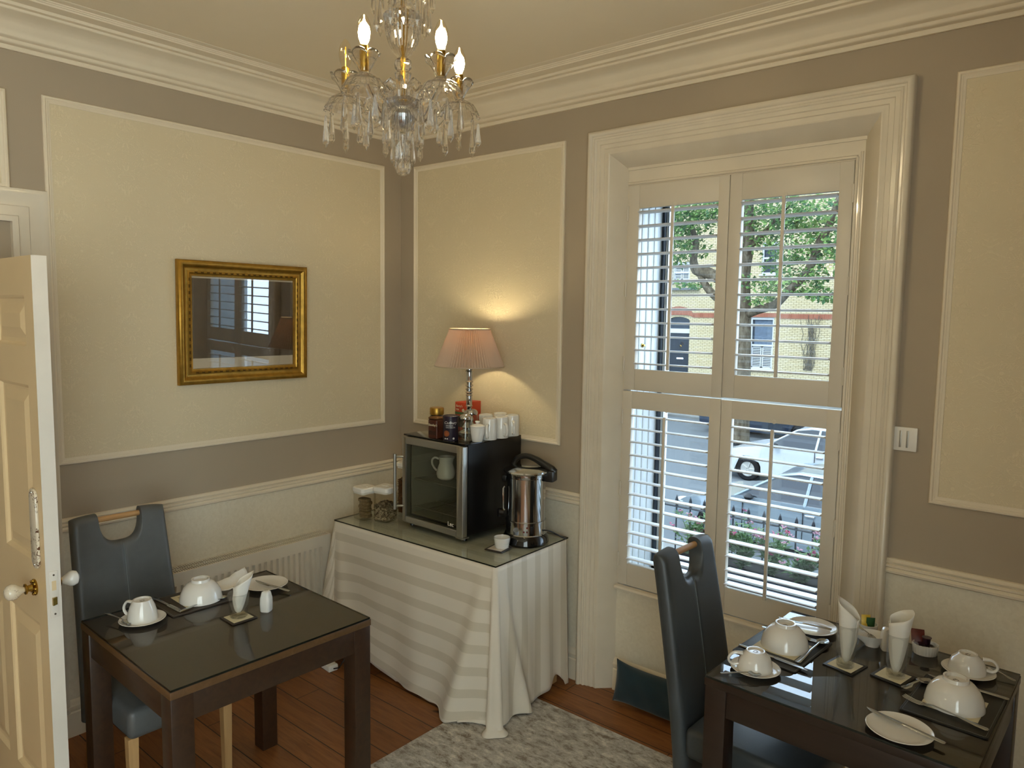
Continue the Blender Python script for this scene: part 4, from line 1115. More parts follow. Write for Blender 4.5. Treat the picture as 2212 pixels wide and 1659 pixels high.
# ------------------------------------------------------------------ rug and cushion
b = MB(); n = 60; ra, rb = (1.137, -.298), (3.35, -.298)
b.box(1.137, 3.42, -2.75, -.292, 0.0005, .006)
o = b.build('area_rug', M['rug'], smooth=False); tag(o, 'distressed grey and beige rug on the wooden floorboards', 'rug')
def cushion():
    L, Hh, th = .86, .200, .085
    nx, nz = 60, 18; f_, bk = [], []
    for j in range(nz+1):
        v = -1+2*j/nz; rf, rb_ = [], []
        for i in range(nx+1):
            u = -1+2*i/nx
            pin = 1-.0*v
            d = (1-abs(u)**5)*(1-abs(v)**3.0)
            x = u*L/2*(1-.020*(1-v*v)); z = Hh/2*v*(1-.13*(1-abs(u)**10)*(abs(v)) - .05*math.sin(u*9+1)*(1 if v > 0 else 0)*.4)
            y = th/2*max(0, d)**.5+.002
            wob = .003*math.sin(u*21+v*3)*d
            rf.append((x, -(y+wob), z+Hh/2)); rb_.append((x, y, z+Hh/2))
        f_.append(rf); bk.append(rb_)
    b = MB(); b.grid(f_); b.grid(bk)
    edge = [f_[0][i] for i in range(nx+1)]+[f_[j][nx] for j in range(nz+1)]+[f_[nz][nx-i] for i in range(nx+1)]+[f_[nz-j][0] for j in range(nz+1)]
    bmesh.ops.remove_doubles(b.bm, verts=b.bm.verts, dist=.006)
    o = b.build('draught_cushion', M['teal'], loc=(2.028, -.062, .004), rot=(D(-9), 0, 0), angle=80)
    tag(o, 'long dark teal velvet cushion on the floor under the window', 'cushion')
cushion()
# white cable and its adaptor by the left corner of the cloth
t = thing('extension_lead', 'white extension socket with thin dark cable near the cloth corner', 'extension lead', (.27, -.765, 0), D(-6))
MB().box(-.10, .10, -.028, .028, 0, .034).build('socket_block', M['white'], t, bevel=.008, seg=3)
MB().tube([(.10, 0, .016), (.135, .01, .03), (.15, .03, .07), (.135, .055, .12)], .0035, 8).build('cable', M['cord'], t)
# ------------------------------------------------------------------ tableware
TZ = .750
def strip(b, st, M_=None):
    """loft of flat lens sections; st: (x, y, halfwidth, z, thickness)"""
    rows = []
    for x, y, w, z, h in st:
        rows.append([(x, y-w, z), (x, y-w*.5, z+h*.5), (x, y+w*.5, z+h*.5), (x, y+w, z), (x, y+w*.5, z-h*.4), (x, y-w*.5, z-h*.4)])
    if M_: rows = [[tuple(M_ @ Vector(p)) for p in r] for r in rows]
    V = b.grid(rows, closed_u=True); b._f(list(reversed(V[0]))); b._f(V[-1])
def aim(p, q, L):
    """matrix with x axis from p to q, stretched so that length L spans p-q"""
    p, q = Vector(p), Vector(q); d = q-p; k = d.length/L; x = d.normalized(); y = Vector((0, 0, 1)).cross(x).normalized(); z = x.cross(y)
    m = Matrix(((x.x, y.x, z.x, p.x), (x.y, y.y, z.y, p.y), (x.z, y.z, z.z, p.z), (0, 0, 0, 1)))
    return m, k
def cutlery(kind, p, q, label, group=None, lift=.0):
    """p: handle end, q: business end (world); parts: handle and head"""
    pv = Vector(p); d = Vector(q)-pv; L = d.length
    rz = math.atan2(d.y, d.x); tilt = -math.asin(d.z/L)
    t = thing({'knife': 'dinner_knife', 'fork': 'dinner_fork', 'spoon': 'dessert_spoon', 'teaspoon': 'teaspoon'}[kind], label, {'knife': 'knife', 'fork': 'fork'}.get(kind, 'spoon'), tuple(pv), rz, group)
    m = Ry(tilt)
    S_ = M['steel']; b = MB(); h = MB()
    if kind == 'knife':
        hl = L*.52
        strip(h, [(0, 0, .004, .003, .003), (.004, 0, .0075, .003, .005), (hl*.4, 0, .0068, .003, .006), (hl*.85, 0, .0052, .003, .006), (hl, 0, .0050, .003, .006)], m)
        strip(b, [(hl, 0, .0050, .003, .005), (hl+.006, .001, .0085, .003, .0022), (hl+(L-hl)*.6, .0008, .0092, .003, .0016), (L-.020, -.001, .0078, .003, .0014), (L-.006, -.004, .0040, .003, .0012), (L, -.006, .0006, .003, .001)], m)
        head = 'blade'
    elif kind == 'fork':
        hl = L*.64
        strip(h, [(0, 0, .004, .004, .0016), (.005, 0, .0095, .004, .002), (.03, 0, .0085, .0045, .0022), (hl*.6, 0, .0042, .009, .0028), (hl, 0, .0032, .011, .003)], m)
        strip(b, [(hl, 0, .0032, .011, .003), (hl+.012, 0, .0080, .0080, .002), (hl+.022, 0, .0115, .0045, .002), (hl+.030, 0, .0120, .003, .002)], m)
        for j in range(4):
            y = -.0096+.0064*j
            strip(b, [(hl+.029, y, .0022, .003, .002), (hl+.050, y*.97, .0018, .0025, .0018), (L-.004, y*.95, .0013, .0065, .0014), (L, y*.95, .0005, .008, .001)], m)
        head = 'tines'
    else:
        k = 1 if kind == 'spoon' else .68
        bl = .058*k; hl = L-bl; bw = .0195*k
        strip(h, [(0, 0, .0035*k, .004, .0015), (.005*k, 0, .0095*k, .004, .002), (.03*k, 0, .0085*k, .0045, .0022), (hl*.6, 0, .0040*k, .010*k, .0026), (hl, 0, .0034*k, .0115*k, .003)], m)
        rows = []
        for i in range(13):
            u = i/12; x = hl+bl*u; wv = bw*(math.sin(PI*min(1, u*.93+.05))**.55)*(1.12-.22*u) if 0 < i < 12 else .002
            dep = .0085*k*math.sin(PI*u)**.8; row = []
            for j in range(9):
                v = -1+j/4; row.append(tuple(m @ Vector((x, v*wv, .0105*k*(1-u*.55)-dep*(1-v*v)))))
            rows.append(row)
        b.grid(rows)
        head = 'bowl'
    h.build('handle', S_, t, angle=50); o = b.build(head, S_, t, angle=50)
    if head == 'bowl': sm = o.modifiers.new('thick', 'SOLIDIFY'); sm.thickness = .0012
    return t
def dish_prof(r, h, foot): return [(0, .003), (foot-.004, .003), (foot-.003, 0), (foot, 0), (foot+.003, .003), (r*.80, h*.45), (r*.97, h*.9), (r, h), (r-.002, h+.0012), (r*.93, h-.001), (r*.78, h*.58), (foot+.006, .0065), (0, .006)]
def plate(x, y, r, z, name, label, cat, h=.014):
    t = MB().lathe(dish_prof(r, h, r*.58), 56).build(name, M['porc'], loc=(x, y, z), angle=50)
    return tag(t, label, cat)
mark = pm('backstamp_grey', '#6d6a66', .5, var=.5, vscale=200)
def stamp(t, z, r):
    b = MB()
    for k in range(5): a = k*1.2; b.tube([(r*.5*math.cos(a), r*.4*math.sin(a), z), (r*.3*math.cos(a+.9), r*.5*math.sin(a+.9), z), (r*.45*math.cos(a+2), r*.25*math.sin(a+2), z)], .0006, 4)
    b.build('maker_mark', mark, t)
def bowl(x, y, z, label, st=True):
    t = thing('cereal_bowl', label, 'bowl', (x, y, z), 0, 'upturned cereal bowls')
    MB().lathe([(0, .069), (.026, .070), (.027, .080), (.0325, .080), (.034, .070), (.047, .064), (.060, .050), (.070, .031), (.0755, .008), (.0762, 0), (.0732, 0), (.072, .008), (.066, .030), (.056, .047), (.043, .060), (0, .064)], 56).build('body', M['porc'], t, angle=45)
    if st: stamp(t, .0702, .016)
    return t
def cup(x, y, z, rz, R0, h, label, fr=.6, st=True):
    t = thing('tea_cup', label, 'cup', (x, y, z), rz, 'upturned tea cups')
    f = R0*fr
    MB().lathe([(0, h-.005), (f-.005, h-.005), (f-.004, h), (f, h), (f+.002, h-.005), (R0*.82, h*.70), (R0*.94, h*.42), (R0*.99, h*.15), (R0, 0), (R0-.0028, 0), (R0*.94, h*.2), (R0*.86, h*.5), (R0*.7, h*.72), (0, h-.011)], 48).build('body', M['porc'], t, angle=45)
    MB().tube(curve([(R0*.955, 0, h*.22), (R0+.014, 0, h*.16), (R0+.026, 0, h*.32), (R0+.026, 0, h*.56), (R0+.012, 0, h*.80), (R0*.74, 0, h*.80)]), spread([.0052, .0046, .0042, .0042, .0046, .006]), 10, sq=1.3).build('handle', M['porc'], t)
    if st: stamp(t, h-.0048, f*.6)
    return t
def placemat(x, y, rz, w, d, m, label, z=TZ):
    t = thing('placemat', label, 'placemat', (x, y, z), rz, 'dark placemats')
    b = MB(); loft(b, [(rrect(w/2, d/2, .008), 0), (rrect(w/2, d/2, .008), .0032), (rrect(w/2-.001, d/2-.001, .007), .0038)]); b.build('mat', m, t, angle=40)
    b = MB(); b.tube([(px, py, .0037) for px, py in rrect(w/2-.006, d/2-.006, .005)], .0006, 4, closed=True); b.build('stitched_edge', M['seam'], t)
    return t
def card(x, y, rz, s, z, label, m2=True):
    t = thing('square_card', label, 'mat', (x, y, z), rz, 'small cream square mats')
    MB().box(-s/2, s/2, -s/2, s/2, 0, .0012).build('card', M['cream'], t, smooth=False)
    if m2: MB().box(-s*.38, s*.38, -s*.38, s*.38, .0012, .0015).build('faded_print', M['creamgrey'], t, smooth=False)
def tumbler(x, y, z, r, h, label):
    t = thing('drinking_glass', label, 'glass', (x, y, z), 0, 'water glasses holding napkins')
    MB().lathe([(0, 0), (r*.72, 0), (r*.81, .003), (r*.83, .014), (r*.985, h*.9), (r, h-.001), (r-.001, h), (r-.002, h-.001), (r*.985-.002, h*.9), (r*.83-.002, .017), (r*.70, .0125), (0, .012)], 44).build('body', M['solidglass'], t, angle=45)
    return t
def napkin(x, y, z, rz, r, h, peak, label, arc_=1.25, lean=(0, 0), seed=1, twist=.5, wide=1.2):
    """paper napkin rolled to a cone: peak is the raised corner"""
    b = MB(); nt, nh = 44, 14; rows = []
    random.seed(seed)
    for j in range(nh+1):
        s_ = j/nh; row = []
        for i in range(nt+1):
            f = i/nt; a = rz+(f-.5)*2*PI*arc_
            ht = h+peak*max(0, 1-abs(f-.5)*2.6)**1.0-.02*abs(f-.5)
            rr = .007+(r-.007)*min(1, (s_*1.9))**.6*(1 if s_*ht < h*.7 else 1+(wide-1)*((s_*ht-h*.7)/(h*.5)))
            rr *= 1-.16*f+.03*math.sin(5*a)
            zz = .002+s_*ht
            row.append((x+rr*math.cos(a)+lean[0]*s_, y+rr*math.sin(a)+lean[1]*s_, z+zz))
        rows.append(row)
    b.grid(rows)
    o = b.build('paper_napkin', M['napkin'], weld=False, angle=80)
    sm = o.modifiers.new('thick', 'SOLIDIFY'); sm.thickness = .0009
    return tag(o, label, 'napkin', 'paper napkins in the glasses')
def shaker(x, y, label):
    t = thing('salt_shaker', label, 'shaker', (x, y, TZ), D(30), 'white shakers')
    n4 = lambda a, z: (abs(math.cos(a))**5+abs(math.sin(a))**5)**(-1/5)*.93
    MB().lathe([(0, 0), (.0175, 0), (.0195, .004), (.0205, .03), (.0195, .050), (.0165, .062), (.0165, .064), (.014, .0725), (.008, .0765), (0, .0775)], 40, flute=n4).build('body', M['porc'], t, angle=60)
    b = MB()
    for k in range(5): a = k*1.257; b.lathe([(0, 0), (.0009, 0), (.0009, .0004), (0, .0004)], 8, T(.005*math.cos(a), .005*math.sin(a), .0768))
    b.build('pour_hole', M['black'], t)
# --- table beside the door
plate(.802, -1.890, .076, TZ, 'saucer', 'saucer under the upturned cup on the table by the door', 'saucer', .012)
cup(.803, -1.890, TZ+.0065, math.atan2(-.45, -.9), .049, .073, 'tall upturned tea cup on the table beside the door', .62)
cutlery('teaspoon', (.690, -1.968, TZ+.020), (.826, -1.942, TZ+.010), 'teaspoon on the left saucer rim, on the table by the door')
placemat(.752, -1.660, D(-2), .215, .290, M['matbrown'], 'brown placemat on the table beside the open door')
card(.748, -1.664, D(-2), .142, TZ+.0038, 'cream square mat under the bowl on the table by the door')
bowl(.770, -1.662, TZ+.0053, 'upturned white bowl on the brown placemat', False)
cutlery('knife', (.632, -1.778, TZ+.004), (.842, -1.768, TZ+.004), 'knife along the near edge of the brown placemat')
cutlery('spoon', (.832, -1.775, TZ+.004), (.818, -1.585, TZ+.004), 'dessert spoon on the brown placemat beside the upturned bowl')
coaster(1.026, -1.653, TZ, D(-1), .094, M['matbrown'], 'square coaster under the short glass, table by the door')
tumbler(1.021, -1.650, TZ+.0046, .0375, .088, 'short clear tumbler with a napkin, table beside the door')
napkin(1.021, -1.650, TZ+.018, D(60), .028, .105, .045, 'white napkin folded to a tall point in the short tumbler', 1.1, (.010, .012), 5, .5, 1.5)
shaker(1.040, -1.552, 'white shaker beside the short tumbler on the left table')
plate(.822, -1.422, .085, TZ, 'side_plate', 'white side plate at the far corner of the left table', 'plate')
cutlery('knife', (.957, -1.400, TZ+.006), (.778, -1.446, TZ+.016), 'knife lying across the side plate on the left table')
b = MB(); rows = []
for j in range(9):
    v = j/8; row = []
    for i in range(11):
        u = i/10; row.append((.640+.11*v+.012*math.sin(u*5), -1.575+.15*u, TZ+.004+.036*math.exp(-((v-.32-.08*u)/.16)**2)*(.35+.65*u)+.004*math.sin(u*9+v*5)**2))
    rows.append(row)
b.grid(rows); o = b.build('folded_napkin', M['napkin'], weld=False, angle=80); sm = o.modifiers.new('thick', 'SOLIDIFY'); sm.thickness = .0015
tag(o, 'loosely folded paper napkin lying behind the upturned bowl, left table', 'napkin')
# --- table under the window: setting beside the chair
placemat(2.568, -.572, D(-4), .213, .300, M['matblack'], 'black placemat nearest the dark leather chair')
card(2.566, -.575, D(-4), .142, TZ+.0038, 'cream square mat under the bowl nearest the window shutters', False)
bowl(2.571, -.566, TZ+.0050, 'upturned white bowl nearest the dark leather chair')
plate(2.562, -.790, .075, TZ, 'saucer', 'saucer at the front left corner of the window table', 'saucer', .012)
cup(2.560, -.789, TZ+.0065, math.atan2(-.55, -.83), .053, .058, 'upturned tea cup at the front left corner of the window table', .52)
cutlery('teaspoon', (2.500, -.908, TZ+.012), (2.598, -.775-.06, TZ+.014), 'teaspoon on the saucer at the front left of the window table')
cutlery('knife', (2.456, -.664, TZ+.004), (2.692, -.692, TZ+.004), 'knife on the black placemat between cup and bowl')
cutlery('fork', (2.458, -.474, TZ+.004), (2.668, -.460, TZ+.004), 'fork behind the bowl nearest the dark leather chair')
cutlery('spoon', (2.646, -.665, TZ+.004), (2.664, -.435, TZ+.008), 'dessert spoon lying bowl-up on the edge of the black placemat')
plate(2.594, -.362, .082, TZ, 'side_plate', 'white side plate at the window end of the table', 'plate')
cutlery('knife', (2.660, -.365, TZ+.018), (2.482, -.390, TZ+.018), 'knife across the side plate nearest the window')
# middle
coaster(2.764, -.572, TZ, D(-12), .097, M['matblack'], 'dark square coaster under the left-hand tall glass')
tumbler(2.766, -.580, TZ+.0046, .0325, .136, 'tall glass left of centre on the window table')
napkin(2.766, -.580, TZ+.018, D(185), .028, .152, .055, 'white napkin rolled to a tall point in the left-hand tall glass', 1.15, (.002, .004), 2, .5, 1.4)
coaster(2.896, -.546, TZ, D(-11), .097, M['matblack'], 'dark square coaster under the right-hand tall glass')
tumbler(2.903, -.549, TZ+.0046, .0325, .136, 'tall glass right of centre on the window table')
napkin(2.903, -.549, TZ+.018, D(40), .028, .160, .036, 'white napkin with a square fold in the right-hand tall glass', 1.35, (.004, .003), 6, .5, 1.5)
# leaf shaped dish
t = thing('leaf_dish', 'small white leaf-shaped dish behind the left-hand tall glass', 'dish', (2.786, -.352, TZ), D(205))
lf = lambda a, z: 1+(.38*max(0, math.cos(a))**5+.10*math.cos(2*a))*min(1, z/.03)
MB().lathe([(0, .003), (.018, .003), (.019, 0), (.022, 0), (.023, .006), (.036, .024), (.043, .040), (.041, .040), (.033, .024), (.02, .009), (0, .007)], 48, flute=lf).build('body', M['porc'], t, angle=50)
cutlery('teaspoon', (2.735, -.335, TZ+.043), (2.805, -.360, TZ+.014), 'small spoon resting in the leaf-shaped dish')
shaker(2.832, -.356, 'white shaker behind the right-hand tall glass on the window table')
def packet(x, y, z, rz, tilt, w, h, m, name, label, group):
    b = MB(); rows = []
    for s_ in (1, -1):
        rows = []
        for j in range(7):
            v = j/6; rows.append([(w*(u/6-.5), s_*.004*math.sin(PI*u/6)*math.sin(PI*v), h*v) for u in range(7)])
        b.grid(rows)
    o = b.build(name, m, loc=(x, y, z), rot=(tilt, 0, rz), angle=60); return tag(o, label, 'sachet', group)
t = thing('sachet_pot', 'little white pot of sachets behind the leaf-shaped dish', 'pot', (2.752, -.272, TZ))
MB().lathe([(0, 0), (.026, 0), (.028, .003), (.031, .040), (.029, .040), (.026, .006), (0, .006)], 32).build('pot', M['porc'], t, angle=45)
packet(2.748, -.279, TZ+.0075, D(35), D(-8), .030, .062, pm('yellow_sachet', '#d8b53c', .4, var=.1), 'sugar_sachet', 'yellow sachet standing in the little pot behind the dish', 'sachets in the little pot')
packet(2.757, -.268, TZ+.0075, D(30), D(6), .028, .056, pm('green_sachet', '#27522c', .4, var=.1), 'sugar_sachet', 'green sachet standing behind the yellow one', 'sachets in the little pot')
t = thing('ribbed_dish', 'oval white fluted dish of jam packets behind the right-hand glass', 'dish', (2.935, -.300, TZ), D(20))
MB().lathe([(0, 0), (.030, 0), (.032, .003), (.035, .034), (.033, .034), (.030, .006), (0, .006)], 64, flute=lambda a, z: (1+.03*math.cos(22*a))*(1+.10*math.cos(2*a))).build('body', M['porc'], t, angle=50)
for k, (dx, dy, z, rz, m, lb) in enumerate(((-.010, .008, .0075, 20, '#2a1420', 'dark purple jam pot heaped in the fluted dish, left'), (.012, -.004, .0075, 70, '#1c1216', 'blackish jam pot heaped in the fluted dish, right'), (.002, .002, .0315, 45, '#2e1622', 'topmost plum-coloured jam pot in the fluted dish'))):
    b = MB(); b.lathe([(0, 0), (.010, 0), (.0125, .020), (.0145, .022), (.0145, .0235), (0, .0238)], 20)
    o = b.build('jam_pot', pm('jam_foil', m, .3, var=.2, vscale=80), loc=(2.935+dx, -.300+dy, TZ+z), rot=(0, 0, D(rz)), angle=40)
    tag(o, lb, 'jam pot', 'jam pots in the fluted dish')
packet(2.912, -.292, TZ+.028, D(20), D(-35), .040, .044, pm('red_black_packet', '#5a1d18', .4, var=.5, vscale=40), 'biscuit_packet', 'red and black packet leaning in the fluted dish', 'packets in the fluted dish')
# right-hand setting
plate(3.066, -.358, .074, TZ, 'saucer', 'saucer at the far right corner, against the wall side', 'saucer', .012)
cup(3.062, -.357, TZ+.0065, math.atan2(.25, .95), .052, .056, 'upturned tea cup at the far right corner of the window table', .5)
cutlery('teaspoon', (3.186, -.338, TZ+.003), (3.098, -.306, TZ+.012), 'teaspoon poking out right of the far saucer')
placemat(3.070, -.607, D(-2.5), .213, .285, M['matblack'], 'black placemat at the right-hand end of the window table')
card(3.070, -.610, D(-2.5), .142, TZ+.0038, 'cream square mat under the bowl furthest right', False)
bowl(3.070, -.612, TZ+.0050, 'upturned white bowl furthest right, dark stamp on its base')
cutlery('fork', (3.166, -.712, TZ+.004), (2.952, -.668, TZ+.004), 'fork lying in front of the bowl furthest right')
cutlery('spoon', (2.938, -.618, TZ+.004), (2.992, -.500, TZ+.004), 'spoon left of the bowl furthest right, tip over the placemat edge')
cutlery('knife', (3.186, -.482, TZ+.004), (2.976, -.474, TZ+.004), 'knife behind the bowl furthest right')
plate(2.985, -.866, .082, TZ, 'side_plate', 'white side plate at the front edge of the window table', 'plate', .012)
cutlery('knife', (3.094, -.874, TZ+.012), (2.890, -.824, TZ+.012), 'knife across the side plate at the front of the window table')
# ------------------------------------------------------------------ the street outside
GZ, RDZ = -2.15, -2.30
indoor = set(M_.name for M_ in bpy.data.materials)
S_full = S
def S(h): c = S_full(h); return (c[0]*.31, c[1]*.31, c[2]*.31, 1.0)      # street colours darkened to offset the over-strong sky
def hp(x, z): k = 1.5725; return 3.39+(x-3.39)*k, 1.84+(z-1.84)*k
HY = 30.0
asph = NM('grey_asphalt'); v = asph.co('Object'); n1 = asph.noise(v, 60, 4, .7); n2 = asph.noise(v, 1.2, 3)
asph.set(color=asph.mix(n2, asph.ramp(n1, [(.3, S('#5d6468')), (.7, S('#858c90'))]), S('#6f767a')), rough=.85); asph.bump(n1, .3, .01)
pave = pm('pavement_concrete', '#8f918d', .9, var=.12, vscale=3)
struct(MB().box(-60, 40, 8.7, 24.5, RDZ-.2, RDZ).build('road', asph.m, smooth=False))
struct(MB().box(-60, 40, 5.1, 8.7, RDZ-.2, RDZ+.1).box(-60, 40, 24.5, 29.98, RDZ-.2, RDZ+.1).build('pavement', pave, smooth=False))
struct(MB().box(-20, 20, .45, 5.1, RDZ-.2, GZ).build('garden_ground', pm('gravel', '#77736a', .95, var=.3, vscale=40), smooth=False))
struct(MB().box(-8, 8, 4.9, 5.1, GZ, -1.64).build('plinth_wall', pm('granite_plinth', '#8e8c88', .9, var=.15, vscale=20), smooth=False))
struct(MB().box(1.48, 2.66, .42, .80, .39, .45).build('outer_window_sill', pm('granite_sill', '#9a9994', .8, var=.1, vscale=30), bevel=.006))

# iron railing
iron = pm('black_painted_iron', '#20242a', .35, var=.1)
t = thing('iron_railing', 'black iron railing with spear finials in front of the garden', 'railing', (0, 5.0, -1.64))
for z in (.12, 1.20): MB().box(-2.6, 2.6, -.022, .022, z-.008, z+.008).build('rail', iron, t)
b0 = None
for k in range(29):
    x = -2.5+.179*k
    if b0 is None:
        b = MB(); b.cyl(.0095, 0, 1.2, 10)
        b.lathe([(.010, 1.2), (.020, 1.205), (.020, 1.215), (.011, 1.222), (.024, 1.235), (.024, 1.245), (.012, 1.255), (.020, 1.275), (.013, 1.31), (0, 1.345)], 10); b.lathe([(.0095, 1.06), (.022, 1.075), (.022, 1.10), (.0095, 1.115)], 10)
        b0 = b.build('baluster', iron, t, loc=(x, 0, 0))
    else:
        o = b0.copy(); COL.objects.link(o); o.parent = t; o.location = (x, 0, 0)

# window box with flowering plants
t = thing('window_box', 'dark blue window box of pink flowers on the outer sill', 'planter', (2.07, .64, .45))
wb = pm('dark_blue_box', '#24364c', .4, var=.1)
b = MB(); b.box(-.50, .50, -.13, -.115, 0, .115); b.box(-.50, .50, .115, .13, 0, .115); b.box(-.50, -.485, -.115, .115, 0, .115); b.box(.485, .50, -.115, .115, 0, .115); b.box(-.485, .485, -.115, .115, 0, .02); b.box(-.51, .51, -.14, -.11, .105, .118); b.build('trough', wb, t, bevel=.002)
MB().box(-.485, .485, -.115, .115, .02, .10).build('soil', pm('potting_soil', '#2a211a', .95, var=.3, vscale=60), t, smooth=False)
def leafm(name, a, b_, tr=.35):
    q = NM(name); nt = q.nt; v = q.co('Object'); n = q.noise(v, 1.3 if 'tree' in name else 20, 3, .6)
    c = q.ramp(n, [(.3, S(a)), (.7, S(b_))]); q.set(color=c, rough=.55); tl = q.n('BsdfTranslucent', Color=c)
    mx = q.n('MixShader', i0=tr, i1=q.b.outputs[0], i2=tl.outputs[0]); nt.links.new(mx.outputs[0], q.out.inputs[0]); return q.m
gl = [leafm('plant_leaf_green', '#79b06a', '#a9d488'), leafm('plant_leaf_pale', '#a3cf8a', '#cdebb0')]
pink = [pm('pink_petals', '#f5719c', .6, var=.2, vscale=40), pm('pale_pink_petals', '#fbb5c8', .6, var=.2, vscale=40)]
def leafq(b, c, d, up, L, w):
    d = d.normalized(); s_ = d.cross(up)
    if s_.length < 1e-4: s_ = d.orthogonal()
    s_.normalize(); n = s_.cross(d)
    p0 = c; p1 = c+d*L*.45+s_*w-n*w*.25; p2 = c+d*L; p3 = c+d*L*.45-s_*w-n*w*.25; pm_ = c+d*L*.5+n*w*.12
    vs = [b.bm.verts.new(p) for p in (p0, p1, p2, p3, pm_)]
    b._f([vs[0], vs[1], vs[4]]); b._f([vs[1], vs[2], vs[4]]); b._f([vs[2], vs[3], vs[4]]); b._f([vs[3], vs[0], vs[4]])
random.seed(21)
wbl = ['leftmost pink flowering plant in the window box', 'second flowering plant from the left in the window box', 'middle-left flowering plant in the window box', 'middle flowering plant in the window box', 'middle-right flowering plant in the window box', 'second flowering plant from the right in the window box', 'rightmost flowering plant in the window box']
for k in range(7):
    x0 = 1.63+.146*k
    tp = thing('flowering_plant', wbl[k], 'plant', (x0, .65, .55), 0, 'flowering plants in the window box')
    hgt = (.22, .15, .26, .20, .13, .24, .22)[k]
    st, lv, fl_ = MB(), MB(), MB()
    for s_ in range(20):
        a = random.uniform(0, 6.28); r = random.uniform(.02, .13); h = hgt*random.uniform(.55, 1.15)
        e = Vector((r*math.cos(a)*1.0, r*math.sin(a)*.9, h)); st.tube([(0, 0, 0), e*.5+Vector((0, 0, h*.12)), e], .0016, 4)
        for q in range(20):
            f = random.uniform(.05, 1); c = e*f; d = Vector((random.uniform(-1, 1), random.uniform(-1, 1), random.uniform(-.2, .8)))
            lv.mi = random.randrange(2); leafq(lv, c, d, Vector((0, 0, 1)), random.uniform(.025, .055), random.uniform(.007, .013))
        if random.random() < .6:
            fl_.mi = random.randrange(2)
            for q in range(9):
                a2 = random.uniform(0, 6.28); d = Vector((math.cos(a2), math.sin(a2), random.uniform(-.1, .8))); leafq(fl_, e+Vector((random.uniform(-.01, .01), random.uniform(-.01, .01), random.uniform(0, .012))), d, Vector((0, 0, 1)), .016, .008)
    st.build('stem', gl[0], tp, weld=False); lv.build('foliage', gl, tp, weld=False, smooth=False); fl_.build('flower_head', pink, tp, weld=False, smooth=False)

